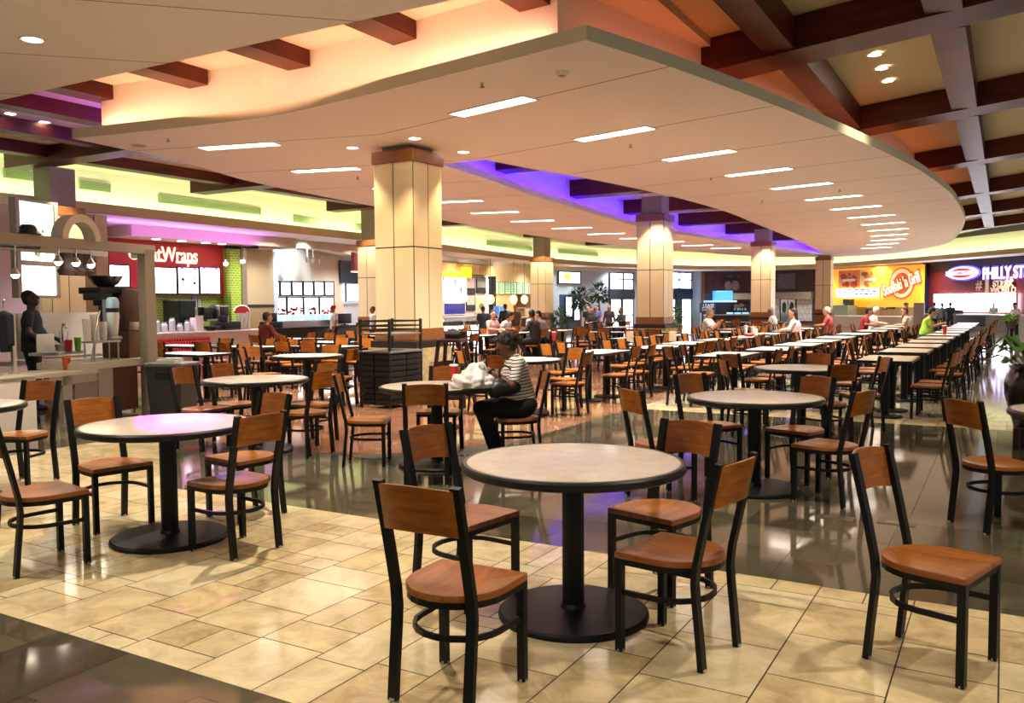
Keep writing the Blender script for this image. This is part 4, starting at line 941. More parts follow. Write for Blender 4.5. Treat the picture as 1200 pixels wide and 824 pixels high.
# ================================================================== FOOD COUNTERS ALONG THE WALLS
class Face:
    """a rectangle of the photograph laid on a wall: local x along the wall, -y into the room, z up from its lower edge"""
    def __init__(s, x0, y0, x1, y1, poly, out=0.0, zabs=None):
        pl = offset(poly, -out) if out else poly
        ym = (y0+y1)/2
        p, d = inter(x0, ym, pl); q, d = inter(x1, ym, pl); c = (p+q)/2; cx = (x0+x1)/2
        s.L = math.hypot(q.x-p.x, q.y-p.y); s.ang = math.atan2(q.y-p.y, q.x-p.x)
        n = Vector((-math.sin(s.ang), math.cos(s.ang), 0)); s.z1 = atp(cx, y0, c, n).z; s.z0 = atp(cx, y1, c, n).z
        if zabs: s.z0, s.z1 = zabs
        s.h = s.z1-s.z0; s.loc = (c.x, c.y, s.z0); s.x0, s.x1, s.y0, s.y1 = x0, x1, y0, y1; s.c = c; s.n = n
    def thing(s, name, label, cat, group=None): return thing(name, label, cat, s.loc, s.ang, group)
    def xz(s, px, py):                                            # a pixel in local coordinates
        w = atp(px, py, s.c, s.n); d = Vector((math.cos(s.ang), math.sin(s.ang), 0)); return (w-s.c).dot(d), w.z-s.z0
SH = offset(WB, -.07)
def mask(m, z0, z1): return m
def board(name, label, cat, rect, matf, frame=None, fw=.04, th=.08, out=0.0, group=None, fname='frame', pname='panel'):
    f = Face(*rect, SH, out); t = f.thing(name, label, cat, group); L, h = f.L/2, f.h
    if frame:
        m = MB(); m.box(-L, -th, 0, L, 0, fw).box(-L, -th, h-fw, L, 0, h).box(-L, -th, fw, -L+fw, 0, h-fw).box(L-fw, -th, fw, L, 0, h-fw); m.build(fname, frame, t)
        MB().box(-L+fw, -th*.75, fw, L-fw, 0, h-fw).build(pname, matf, t)
    else: MB().bbox(0, -th/2, h/2, f.L, th, h, .01).build(pname, matf, t)
    return t, f
def wallstrip(name, x0, x1, z0, z1, m, th=.06, out=0.0):
    pl = offset(SH, -out); P = [inter(x0, 330, pl)[0]]; Q = inter(x1, 330, pl)[0]
    mid = [Vector((*p, 0)) for p in pl if ray(x0, 350).x/ray(x0, 350).y < p[0]/p[1] < ray(x1, 350).x/ray(x1, 350).y and p[1] > 40]
    pts = [(p.x, p.y) for p in P+mid+[Q]]; b = ribbon(MB(), pts, z0, z1, th); o = b.build(name, m); o['kind'] = 'structure'; return o
def LM(x, z, y=-.09, rx=PI/2): return Matrix.Translation((x, y, z)) @ Matrix.Rotation(rx, 4, 'X')
SCRW = mat('lit_screen_white', '#ffffff', .3, emit='#f6f6ff', es=3.2)
SCRP = mat('lit_screen_violet', '#8a4ad0', .3, emit='#8a50e0', es=1.5)
INK = mat('menu_ink', '#55504e', .6); INKR = mat('menu_ink_red', '#b8352c', .6); INKG = mat('menu_ink_green', '#4d8a5a', .6); FOODB = mat('menu_food_brown', '#8a4a2a', .6)
def marks(t, f, rows, y, m, x0=-.8, x1=.8, h=.012, seed=0, name='lettering'):
    r = random.Random(seed); b = MB(); L = f.L/2
    for z in rows:
        x = x0
        while x < x1-.05:
            w = r.uniform(.06, .22); b.box(x*L, y-.003, z*f.h, min(x+w, x1)*L, y, z*f.h+h); x += w+r.uniform(.05, .15)
    if b.v: b.build(name, m, t)['kind'] = 'stuff'
def food(t, f, y, spots, m, r=.05, name='food_print', seed=1):
    b = MB(); q = random.Random(seed)
    for (u, v, n, sp) in spots:
        for k in range(n):
            x, z = (u+q.uniform(-sp, sp))*f.L/2, (v+q.uniform(-sp, sp)*.5)*f.h; rr = r*q.uniform(.6, 1.3)
            b.lathe([(rr, 0), (rr*.9, .004)], 10)
            n0 = len(b.v)-20; 
            for i in range(n0, len(b.v)):
                vx, vy, vz = b.v[i]; b.v[i] = (x+vx, y-vz, z+vy*.7)
    b.build(name, m, t)
# ---- wrap shop (far left)
RED = mat('sign_red', '#b8232c', .45); CREAML = mat('lit_letters', '#fff0cf', .4, emit='#ffe7bd', es=1.0)
t, f = board('shop_sign', 'red sign of the wrap shop with cream letters, above the lit menu screens', 'sign', (124, 284, 263, 346), RED, th=.16, pname='sign_board')
text_fit('lettering', 'GreatWraps', t, CREAML, f.xz(146, 300)[0], f.xz(227, 300)[0], f.xz(200, 312)[1], f.xz(200, 290)[1], -.17, .02, .006)
b = MB()
for a, c, py in ((177, 189, 305.5), (202, 226, 307.5)): b.box(f.xz(a, py)[0], -.19, f.xz(a, py)[1]-.03, f.xz(c, py)[0], -.16, f.xz(a, py)[1]+.03)
b.build('lettering_stripe', CREAML, t)
for i, (a, c, lab) in enumerate(((178, 206, 'first white menu screen right of the kiosk post, under the red sign'), (206.5, 232, 'second white menu screen under the red sign'), (232.5, 257, 'rightmost white menu screen under the red sign, with violet headings'), (126, 151, 'white menu screen left of the kiosk post, under the red sign'))):
    t, f = board('menu_screen', lab, 'menu screen', (a, 313 if i < 3 else 310, c, 345 if i < 3 else 337), SCRW, BLKP, .035, .07, .175, 'lit menu screens of the wrap shop', 'bezel', 'display')
    if i in (1, 2):
        b = MB()
        for u in (-.75, .45): b.box(u*f.L/2, -.075, f.h*.9, (u+.3)*f.L/2, -.07, f.h*.97)
        if i == 2:
            for u in (-.75, .45): b.box(u*f.L/2, -.075, f.h*.5, (u+.3)*f.L/2, -.07, f.h*.54)
        b.build('heading_stripe', SCRP, t)
    if i < 3: marks(t, f, (.84, .62, .3), -.055, INK, -.7, .7, .02, i)
    if i == 1: food(t, f, -.056, [(-.4, .5, 4, .16), (.5, .47, 4, .16)], FOODB, .05)
def tilegrid(name, col, grout, w=.2, h=.1):
    m, nt, b = newmat(name); tc = nt.nodes.new('ShaderNodeTexCoord'); mp = nt.nodes.new('ShaderNodeMapping'); mp.inputs['Rotation'].default_value = (PI/2, 0, 0)
    br = nt.nodes.new('ShaderNodeTexBrick'); br.inputs['Color1'].default_value = lin(col); br.inputs['Color2'].default_value = tuple(v*.85 for v in lin(col)[:3])+(1,); br.inputs['Mortar'].default_value = lin(grout)
    br.inputs['Scale'].default_value = 1; br.inputs['Mortar Size'].default_value = .008; br.inputs['Brick Width'].default_value = w; br.inputs['Row Height'].default_value = h
    nt.links.new(tc.outputs['Object'], mp.inputs['Vector']); nt.links.new(mp.outputs['Vector'], br.inputs['Vector']); nt.links.new(br.outputs['Color'], b.inputs['Base Color']); b.inputs['Roughness'].default_value = .25
    return m
GREEN = tilegrid('green_tiles', '#8fb52a', '#c9d68a', .16, .08)
def wallpiece(name, rect, m, th=.04, out=0.0, zabs=None):
    f = Face(*rect, SH, out, zabs); b = MB(); b.box(-f.L/2, -th, 0, f.L/2, 0, f.h); o = b.build(name, m); o.location = f.loc; o.rotation_euler = (0, 0, f.ang); o['kind'] = 'structure'; return o
wallpiece('wall_green_tiled', (150, 346, 271, 410), GREEN, .03, 0, (0, 2.2))
wallpiece('wall_green_tiled', (258.5, 292, 271, 410), GREEN, .5, 0, (0, 3.4))
wallpiece('trim_steel_post', (271, 292, 276.5, 410), STEEL, .55, 0, (0, 3.45))
BEIGEW = mat('beige_wall', '#b3a27c', .7)
wallpiece('wall_beige_pier', (276.5, 292, 309, 410), BEIGEW, .5, 0, (1.55, 3.85)); wallpiece('trim_dark_rail', (276.5, 357, 309, 361), mat('dark_rail', '#2b1c16', .5), .52, 0, (1.47, 1.56)); wallpiece('wall_tan_wainscot', (276.5, 361, 309, 410), mat('tan_wainscot', '#9c8055', .6, noise=.1), .5, 0, (0, 1.47))
wallpiece('trim_shop_header', (120, 264, 315, 292), mat('header_beige', '#bfae93', .7), 1.3, 0, (3.5, 3.86))
OV = mat('oven_black', '#1b1d1c', .35); GLD = mat('dark_glass', '#1d2a22', .1)
f = Face(191, 352, 212.5, 386, SH, .2); t = f.thing('oven', 'tall black oven with a glass door on the green tiled wall', 'oven')
b = MB(); b.bbox(0, -.35, f.h/2, f.L, .7, f.h, .02); b.build('housing', OV, t); d = MB().bbox(-.05*f.L, -.72, f.h*.5, f.L*.78, .04, f.h*.85, .01).build('door', GLD, t); MB().tube([(f.L*.36, -.76, f.h*.25), (f.L*.36, -.76, f.h*.75)], .02, 8).build('handle', STEEL, d)
MB().bbox(f.L*.42, -.72, f.h*.6, f.L*.1, .03, f.h*.3, .005).build('control_panel', STEEL, t)
for r, lab in (((218, 358, 224, 371), 'white notice sheet taped lowest on the green tiled wall'), ((224.5, 346, 231, 353), 'white notice sheet just under the menu screens on the green wall'), ((226, 353, 231, 363), 'white framed notice left of another on the green wall'), ((231, 350, 236, 361), 'white framed notice rightmost on the green wall')):
    t, f = board('notice', lab, 'notice', r, mat('paper_white', '#e9ece2', .7), mat('thin_frame', '#5b6656', .5), .015, .03, .03, 'notices on the green wall', 'frame', 'sheet'); marks(t, f, (.75, .6, .45, .3), -.024, INK, -.7, .7, .015, 3)
CT = offset(WB, -1.9)
def counter(label, rect, body, top, zt, depth=.7, out=1.9, tth=.06):
    f = Face(*rect, SH, out, (0, zt)); t = f.thing('service_counter', label, 'counter'); L = f.L
    MB().bbox(0, 0, (zt-tth)/2, L, depth, zt-tth, .01).build('counter_body', body, t); MB().bbox(0, 0, zt-tth/2, L+.06, depth+.08, tth, .012).build('counter_top', top, t); return t, f
LGT = mat('cream_counter', '#d8ccb8', .45); WTOP = mat('white_counter_top', '#e7e1d6', .3)
t, f = counter('cream service counter of the wrap shop with a red tiled front panel', (150, 392, 310.5, 418), LGT, WTOP, .78)
rt = tilegrid('red_mesh_tiles', '#c81e28', '#ff7a78', .09, .09); fr = Face(180, 399, 246, 418, SH, 2.28, (.06, .62)); b = MB(); b.box(-fr.L/2, -.02, 0, fr.L/2, 0, fr.h)  # red tiles with paler pink joints, no emission
o = b.build('tiled_panel', rt); p = fr.loc; o.parent = t; o.matrix_parent_inverse = Matrix.Identity(4)
o.matrix_local = (Matrix.Translation(t.location) @ Matrix.Rotation(t.rotation_euler.z, 4, 'Z')).inverted() @ Matrix.Translation(p) @ Matrix.Rotation(fr.ang, 4, 'Z')
def ontop(px, out, z, poly=None):
    p, d = inter(px, 392, offset(SH, -out)); return (p.x, p.y, z), math.atan2(d.y, d.x)
def small(name, label, cat, px, out, z, parts, group=None):
    l, a = ontop(px, out, z); t = thing(name, label, cat, l, a, group)
    for nm, mb, m in parts: mb.build(nm, m, t, 30)
    return t
ZC = .78
small('coffee_brewer', 'black coffee brewer on the wrap shop back counter, before green tiles', 'coffee machine', 242, .6, 1.05, [('tower', MB().bbox(0, 0, .22, .4, .3, .44, .03), OV), ('drip_tray', MB().bbox(0, -.1, .03, .42, .4, .06, .01), STEEL), ('carafe', MB().lathe([(.08, .07), (.1, .12), (.06, .22)], 14, 0, -.15), GLD)])
small('drinks_dispenser', 'steel drinks dispenser right of the black coffee brewer', 'drinks machine', 257.5, .7, .75, [('cabinet', MB().bbox(0, 0, .4, .4, .45, .8, .02), STEEL), ('nozzles', MB().tube([(-.1, -.25, .45), (-.1, -.25, .35)], .02).tube([(.1, -.25, .45), (.1, -.25, .35)], .02), BLKP), ('front_panel', MB().bbox(0, -.235, .6, .34, .02, .3, .01), OV)])
wallpiece('trim_back_counter', (182, 380, 271, 390), STEEL, .9, 0, (.7, .76))
small('cash_register', 'black cash register on the wrap shop counter', 'cash register', 268, 1.9, ZC, [('base', MB().bbox(0, 0, .12, .6, .45, .24, .02), BLKP), ('display', MB().bbox(-.15, .05, .34, .3, .05, .2, .01), OV), ('keypad', MB().bbox(.18, -.1, .25, .24, .2, .03, .005), mat('grey_keys', '#5b5b58', .5))])
small('cup_rack', 'white stacked cups in a rack at the right end of the wrap shop counter', 'cup rack', 287, 1.95, ZC, [('rack_frame', MB().bbox(0, 0, .02, .44, .16, .04, .01), STEEL), ('cup_stacks', MB().lathe([(.05, .04), (.065, .5)], 12, -.15).lathe([(.05, .04), (.065, .42)], 12, 0).lathe([(.05, .04), (.065, .55)], 12, .15), WTOP)])
t = small('topper_sign', 'small red arched sign standing over the stacked cups', 'sign', 284, 1.7, ZC+.56, [('sign_board', MB().prism([(-.28, -.05)]+[(.3*math.cos(PI-k*PI/10), .02+.16*math.sin(k*PI/10)) for k in range(11)]+[(.28, -.05)], -.02, .02), RED)])
for c in t.children: c.rotation_euler = (PI/2, 0, 0)
MB().tube([(.31*math.cos(PI-k*PI/10), -.0, .02+.17*math.sin(k*PI/10)) for k in range(11)], .02).build('cream_rim', CREAML, t); MB().tube([(-.2, 0, -.56), (-.2, 0, -.04)], .012).tube([(.2, 0, -.56), (.2, 0, -.04)], .012).build('posts', STEEL, t)
small('mixing_bowl', 'dark bowl on the wrap shop counter', 'bowl', 247.5, 1.9, ZC, [('bowl', MB().lathe([(.12, 0), (.3, .14), (.27, .14), (.1, .02)], 20), OV)])
small('paper_box', 'white paper box left of the dark bowl on the wrap shop counter', 'box', 231, 1.9, ZC, [('box', MB().bbox(0, 0, .2, .28, .25, .4, .01), WTOP), ('flap', MB().box(-.14, -.13, .4, .14, -.12, .46), WTOP)])
for i, (px, h) in enumerate(((184, .34), (193, .26), (202, .38), (211, .22), (220, .3))):
    small('ingredient_jar', f'{ORD[i]} clear ingredient jar from the kiosk post on the wrap shop counter', 'jar', px, 1.9, ZC, [('jar', MB().lathe([(.08, 0), (.09, .02), (.09, h-.05), (.06, h)], 14), mat('clear_glass', '#c9d2c8', .1, spec=.8)), ('lid', MB().lathe([(.065, h), (.065, h+.04)], 14), STEEL)], 'jars on the wrap shop counter')
def pendant(px, py, label, out=.9, kind='globe'):
    p, d = inter(px, py, offset(SH, -out)); t = thing('pendant_lamp', label, 'pendant lamp', (p.x, p.y, p.z))
    MB().tube([(0, 0, .12), (0, 0, 3.86-p.z)], .012).build('cord', BLKP, t); MB().lathe([(.05, 3.82-p.z), (.05, 3.86-p.z)], 12).build('canopy', STEEL, t)
    MB().lathe([(.03, .14), (.1, .02), (.095, .02), (.02, .13)], 14).build('shade', STEEL, t, 30); MB().ball((0, 0, 0), .075, 0, 8).build('bulb', mat('pendant_bulb', '#fff6e6', .3, emit='#fff2da', es=14), t, True)
pendant(264.5, 309, 'pendant lamp before the green tiled corner of the wrap shop', .9); pendant(284.5, 306, 'pendant lamp in front of the beige pier right of the wrap shop', .9)
PUCK = mat('puck_lamp', '#fff', .3, emit='#ffd9f0', es=16)
for i, px in enumerate((183, 213, 241, 260)):
    p, d = inter(px, 282, offset(SH, -1.0)); t = thing('downlight', f'{ORD[i]} bright downlight from the kiosk above the red wrap shop sign', 'ceiling light', (p.x, p.y, 3.5), 0, 'downlights above the wrap shop sign')
    MB().lathe([(.13, -.02), (.16, 0), (.13, 0), (.13, -.02)], 16, caps=False).build('rim', SLOTF, t); MB().lathe([(.02, -.03), (.125, -.022)], 16).build('lamp', PUCK, t)
# ---- shop with rows of white menu screens
WBL = mat('blue_white_wall', '#c3ced6', .6)
wallpiece('wall_pale_blue', (309, 292, 421, 410), WBL, .03, 0, (0, 3.6)); wallpiece('trim_shop_opening', (309, 296, 314, 410), WBL, .5, 0, (0, 3.4))
hb_ = Face(300, 290, 424, 300, SH, .9, (3.42, 3.86)); b = MB(); n = 14
for k in range(n):
    u0, u1 = k/n, (k+1)/n; w0, w1 = (.14*math.sin(u*PI*1.0)**2 for u in (u0, u1))
    b.add([(-f.L*0+hb_.L*(u0-.5), -.12, w0), (hb_.L*(u1-.5), -.12, w1), (hb_.L*(u1-.5), -.12, .44), (hb_.L*(u0-.5), -.12, .44), (hb_.L*(u0-.5), .5, w0), (hb_.L*(u1-.5), .5, w1), (hb_.L*(u1-.5), .5, .44), (hb_.L*(u0-.5), .5, .44)], [(0, 1, 2, 3), (4, 7, 6, 5), (0, 4, 5, 1), (2, 6, 7, 3)])
o = b.build('trim_wavy_header', mat('header_beige', '#bfae93', .7)); o.location = hb_.loc; o.rotation_euler = (0, 0, hb_.ang); o['kind'] = 'structure'
tops = [313.5, 326.5, 340, 353.5, 366, 378.5, 390]; bots = [313.5, 334.5, 354, 372.5, 390]
for i in range(6):
    t, f = board('menu_screen', f'{ORD[i]} screen from the left in the upper row of white menu screens', 'menu screen', (tops[i]+.15, 329.5, tops[i+1]-.15, 347), SCRW, BLKP, .055, .08, .05, 'upper row of white menu screens', 'bezel', 'display')
    marks(t, f, (.8, .5, .3), -.062, INKR if i == 1 else INK, -.6, .6, .02, i+20)
for i in range(4):
    t, f = board('menu_screen', f'{ORD[i]} screen from the left in the lower row, with pictures of food', 'menu screen', (bots[i], 347.5, bots[i+1], 370.5), SCRW, BLKP, .055, .08, .05, 'lower row of white menu screens', 'bezel', 'display')
    food(t, f, -.062, [(-.3, .22, 7, .4), (.4, .25, 7, .35), (0, .15, 6, .5)], (FOODB, INKR, FOODB, INKR)[i], .07, seed=i+4); marks(t, f, (.8, .6), -.062, INK, -.6, .3, .02, i+30)
wallpiece('wall_navy_panel', (397.5, 306, 421, 332), mat('navy_panel', '#2c3a4c', .5), .06, .02)
t, f = board('menu_screen', 'single bright screen under the navy panel, beside the nearest column', 'menu screen', (404, 332.5, 423, 353.5), SCRW, BLKP, .03, .08, .08, None, 'bezel', 'display'); marks(t, f, (.8, .6, .4, .2), -.062, INKR, .2, .7, .02, 5)
MAROON = mat('hanging_sign_maroon', '#7c1f22', .5)
f = Face(413, 296, 422, 318, SH, 1.6); t = f.thing('hanging_sign', 'dark red square sign hanging beside the nearest column', 'sign'); MB().bbox(.1, 0, f.h/2, f.L+.2, .14, f.h, .02).build('sign_board', MAROON, t); MB().box(-f.L/2, -.08, -.04, f.L/2+.2, .08, 0).build('lit_edge', CREAML, t); MB().tube([(0, 0, f.h), (0, 0, 3.86-f.z0)], .02).build('rod', STEEL, t)
t, f = counter('black service counter below the white menu screens', (314, 386, 421, 408), OV, mat('black_counter_top', '#191a1b', .25), .8, .7, 1.9)
f2 = Face(316, 373, 396, 389, SH, 1.3, (.8, 1.2)); t = f2.thing('display_case', 'glass food case glowing blue below the white menu screens', 'display case')
BLUG = mat('case_blue_light', '#bcd8f0', .3, emit='#a8d0ff', es=.7); MB().bbox(0, 0, .1, f2.L, .5, .2, .01).build('case_base', STEEL, t); b = MB()
for k in range(5): b.box(-f2.L/2+f2.L*k/5+.06, -.2, .2, -f2.L/2+f2.L*(k+1)/5-.06, .2, .4)
b.build('lit_trays', BLUG, t)
small('cash_register', 'black cash register at the left end of the black counter', 'cash register', 318, 1.9, .8, [('base', MB().bbox(0, 0, .1, .6, .45, .2, .02), BLKP), ('display', MB().bbox(0, 0, .34, .5, .06, .28, .01), OV)])
small('monitor', 'black monitor standing on the black counter by the columns', 'monitor', 404, 1.9, .8, [('screen', MB().bbox(0, 0, .24, .7, .06, .36, .01), BLKP), ('stand', MB().box(-.1, -.1, 0, .1, .1, .03).box(-.03, -.02, .03, .03, .02, .1), BLKP)])
# track lamps in that shop
for i, (px, py) in enumerate(((360, 305), (367, 306), (376, 306))):
    p, d = inter(px, py, offset(SH, -1.2)); t = thing('track_lamp', f'{ORD[i]} track lamp from the left above the white menu screens', 'spotlight', (p.x, p.y, p.z), 0, 'track lamps above the white menu screens')
    MB().lathe([(.05, -.08), (.08, .06), (.03, .1)], 12).build('lamp_head', STEEL, t, 30); MB().tube([(0, 0, .1), (0, 0, 3.86-p.z)], .012).build('stem', STEEL, t)
# ---- shop with the white light box and yellow sign
WOODP = mat('tan_wood_panels', '#b08a4a', .5, noise=.1, scale=4)
f = Face(500, 309, 576, 320.5, SH, .35); b = MB(); n = 8
for k in range(n): b.bbox(-f.L/2+f.L*(k+.5)/n, 0, f.h/2, f.L/n-.03, .2, f.h, .01)
o = b.build('trim_panelled_header', WOODP); o.location = f.loc; o.rotation_euler = (0, 0, f.ang); o['kind'] = 'structure'
YEL = mat('yellow_sign', '#f3c21c', .4, emit='#f3b80c', es=.8)
f = Face(518, 313, 552, 325, SH, .5); t = f.thing('shop_sign', 'yellow glowing sign above the white light box', 'sign'); MB().bbox(-.02, 0, f.h*.2, f.L, .12, f.h*.4, .02).build('sign_bar', YEL, t); x, z = f.xz(546, 317); MB().bbox(x, -.02, z, f.L*.3, .14, f.h*.62, .02).build('sign_square', YEL, t)
wallpiece('wall_bright_white', (518, 321, 573, 392), mat('bright_white_wall', '#eef0ee', .5), .04, 0, (0, 2.85)); wallpiece('trim_black_post', (572, 320, 575.5, 392), BLK, .3, 0, (0, 3.0))
t, f = board('light_box', 'big white light box picture with small green leaves', 'light box', (519, 325, 545.5, 354), SCRW, mat('white_frame', '#e9e9e6', .4), .03, .08, .06)
b = MB()
for px, py in ((531.5, 330.5), (538.5, 340.5)):
    x, z = f.xz(px, py); b.add([(x, -.075, z-.3), (x+.12, -.075, z-.05), (x+.08, -.075, z+.25), (x-.1, -.075, z+.1), (x, -.065, z-.3), (x+.12, -.065, z-.05), (x+.08, -.065, z+.25), (x-.1, -.065, z+.1)], [(0, 1, 2, 3), (4, 7, 6, 5), (0, 4, 5, 1), (1, 5, 6, 2), (2, 6, 7, 3), (3, 7, 4, 0)])
b.build('leaf_print', mat('leaf_green', '#3fa27c', .5), t); marks(t, f, (.5, .08), -.065, INKR, -.3, .8, .05, 8)
t, f = board('poster', 'dark blue picture panel below the white light box', 'poster', (519, 355, 544.5, 369), mat('blue_picture', '#28318f', .4, noise=.6, scale=3), mat('white_frame', '#e9e9e6', .4), .03, .06, .06)
NAVY = mat('navy_print', '#23344c', .5)
for r, ma, mb_, lab in (((546, 325, 556, 345), '#e9d2c8', NAVY, 'upper poster of a pair with navy captions, beside the white light box'), ((546, 345.5, 556, 364), '#d9d4cc', NAVY, 'lower poster of a pair with navy captions, beside the white light box'), ((558, 325, 568.5, 344), '#8f9490', mat('black_print', '#202422', .5), 'black and white poster near the black post')):
    t, f = board('poster', lab, 'poster', r, mat('poster_'+ma, ma, .5, noise=.3, scale=5), BLKP, .025, .05, .06, None, 'frame', 'print'); MB().box(-f.L/2+.02, -.05, .02, f.L/2-.02, -.04, f.h*.36).build('caption', mb_, t)
t, f = board('poster', 'cream poster with an olive oval below the black and white poster', 'poster', (557, 349, 567.5, 367), mat('poster_cream', '#e6d9a8', .5), mat('white_frame', '#e9e9e6', .4), .02, .05, .06, None, 'frame', 'print'); x, z = f.xz(563.5, 359); b = MB().lathe([(.28, 0), (.26, .01)], 20)
b.v = [(x+v[0], -.045-v[2], z+v[1]*.6) for v in b.v]; b.build('oval_print', mat('olive_print', '#8a8a4a', .5), t)
f = Face(512, 371, 566, 393, SH, 2.6, (0, 1.0)); t = f.thing('display_case', 'long white glowing glass counter case left of the person in dark blue', 'display case')
MB().bbox(0, 0, .3, f.L, .8, .6, .02).build('case_base', mat('lit_white_front', '#f2f4f4', .3, emit='#eef6ff', es=2.6), t); MB().bbox(0, 0, .63, f.L+.05, .85, .05, .01).build('shelf', STEEL, t); MB().bbox(0, 0, .97, f.L, .7, .04, .01).build('glass_top', STEEL, t)
MB().bbox(0, -.36, .8, f.L, .015, .3, .004).build('glass_front', mat('case_glass', '#dff0f6', .05, trans=.9), t); b = MB(); q = random.Random(4)
for k in range(16): b.ball((-f.L/2+f.L*(k+.5)/16, q.uniform(-.15, .15), .72), (.12, .12, .08), 0, 6)
b.build('food_trays', mat('tray_food', '#8fb0c8', .5, noise=.5, scale=9), t, True)
# ---- counter with green menu boards
wallstrip('wall_cream_shop', 576, 637, 0, 3.6, mat('warm_cream_wall', '#dcc793', .6), .06, .02)
for i in range(6):
    t, f = board('menu_board', f'{ORD[i]} green menu board from the left in the cream shop', 'menu board', (577+i*7, 330.5+i*.2, 583.6+i*7, 345), mat('green_menu', '#a9c9a0', .4, emit='#a4d0a4', es=.5), mat('green_frame', '#5d8a68', .5), .03, .06, .05, 'green menu boards', 'frame', 'print'); marks(t, f, (.8, .66, .5, .36, .2), -.05, INKG, -.6, .6, .05, i+50)
t, f = board('poster', 'red and white food poster right of the green menu boards', 'poster', (619, 332, 624.5, 347), mat('poster_food', '#d9b9a8', .5, noise=.3, scale=6), mat('white_frame', '#e9e9e6', .4), .03, .05, .05, None, 'frame', 'print')
GLOB = mat('amber_globe', '#ffcf80', .3, emit='#ffb85a', es=5)
for px, lab in ((575, 'amber pendant globe at the black post'), (602, 'amber pendant globe in the middle of the cream shop'), (614.5, 'amber pendant globe right of the middle in the cream shop'), (626, 'amber pendant globe at the edge of the column by the cream shop')):
    p, d = inter(px, 351, offset(SH, -1.0)); t = thing('pendant_globe', lab, 'pendant lamp', (p.x, p.y, p.z), 0, 'amber pendant globes'); MB().ball((0, 0, 0), (.19, .19, .24), 0, 10).build('globe', GLOB, t, True); MB().tube([(0, 0, .22), (0, 0, 3.86-p.z)], .015).build('cord', BLKP, t)
f = Face(604, 345, 616, 360, SH, .1); t = f.thing('extractor_hood', 'dark brown extractor hood behind the amber globes', 'hood'); MB().add([(-f.L*.25, -.5, f.h), (f.L*.25, -.5, f.h), (f.L*.25, 0, f.h), (-f.L*.25, 0, f.h), (-f.L/2, -.6, 0), (f.L/2, -.6, 0), (f.L/2, 0, 0), (-f.L/2, 0, 0)], [(0, 1, 2, 3), (7, 6, 5, 4), (0, 4, 5, 1), (1, 5, 6, 2), (2, 6, 7, 3), (3, 7, 4, 0)]).build('hood_body', mat('hood_brown', '#4a2416', .5), t); MB().box(-f.L/2, -.62, -.08, f.L/2, 0, 0).build('rim', STEEL, t)
t, f = counter('dark service counter under the green menu boards', (576, 376, 630, 396), mat('charcoal_counter', '#33342f', .5), STEEL, .85, .8, 2.2)
for i, (px, c) in enumerate(((582, '#3f6fd0'), (588, '#5f90c8'))): small('till_screen', ('left', 'right')[i]+' blue till screen on the dark counter under the green boards', 'screen', px, 2.2, .85, [('screen', MB().bbox(0, 0, .35, .5, .06, .45, .02), mat('till_'+c, c, .3, emit=c, es=.8)), ('stand', MB().box(-.12, -.1, 0, .12, .1, .04).box(-.04, -.03, .04, .04, .03, .14), BLKP)])
# ---- windows and entrance doors at the far end
SKYL = mat('daylight_glass', '#dfefff', .2, emit='#dcecff', es=4.0)
FRM = mat('dark_blue_frame', '#1c2a38', .5); PBL = mat('pale_blue_wall', '#9fb3c6', .6)

wallstrip('wall_pale_end', 640, 822, 0, 3.6, PBL, .06, .02)
def window(n, rect, mull=(), rails=(), kind='window'):
    f = Face(*rect, SH, .05); o = MB(); L, h = f.L/2, f.h; w = .07
    o.box(-L, -.12, 0, L, 0, w).box(-L, -.12, h-w, L, 0, h).box(-L, -.12, w, -L+w, 0, h-w).box(L-w, -.12, w, L, 0, h-w)
    for u in mull: o.box(u*L-.05, -.12, w, u*L+.05, 0, h-w)
    for v in rails: o.box(-L+w, -.11, v*h-.04, L-w, 0, v*h+.04)
    fo_ = o.build(f'{kind}_{n}', FRM); fo_.location = f.loc; fo_.rotation_euler = (0, 0, f.ang); fo_['kind'] = 'structure'
    g = MB().box(-L+w, -.06, w, L-w, -.02, h-w).build('glazing', SKYL, fo_); return fo_
window(1, (653, 318, 679.5, 333)); window(2, (713, 319.5, 741, 340), (.15,), (.62,)); window(3, (781, 319, 809.5, 339), (-.05,), (.55,))
wallpiece('trim_door_band', (712, 340, 742, 350), FRM, .15, .02); wallpiece('trim_door_band', (780, 339, 810, 350), FRM, .15, .02)
window(1, (714, 350, 727, 385), (), (.45,), 'door'); window(2, (728, 350, 741, 385), (), (.45,), 'door'); window(3, (781, 350, 790.5, 385), (), (), 'door'); window(4, (797, 350, 809, 385), (), (), 'door'); wallpiece('wall_door_pier', (790.5, 339, 797, 390), mat('teal_pier', '#1f3c3c', .5), .2, .02, (0, 2.2))
wallpiece('wall_dark_opening', (655, 342, 681, 390), mat('dark_blue_opening', '#26415c', .5), .04, .02, (0, 2.1)); window(4, (661, 347, 670, 372)); window(5, (671, 350, 679, 376))
f = Face(659, 320, 670, 329, SH, .4); t = f.thing('star_sign', 'yellow star-shaped sign in front of the far left window', 'sign'); pts = [((f.L*.5 if k % 2 == 0 else f.L*.27)*math.sin(k*PI/8), f.h/2+(f.h*.6 if k % 2 == 0 else f.h*.32)*math.cos(k*PI/8)) for k in range(16)]; b = MB().prism(pts, 0, .1); b.v = [(v[0], -v[2], v[1]) for v in b.v]; b.build('star', YEL, t); MB().tube([(0, -.05, f.h), (0, -.05, 3.86-f.z0)], .015).build('rod', STEEL, t)
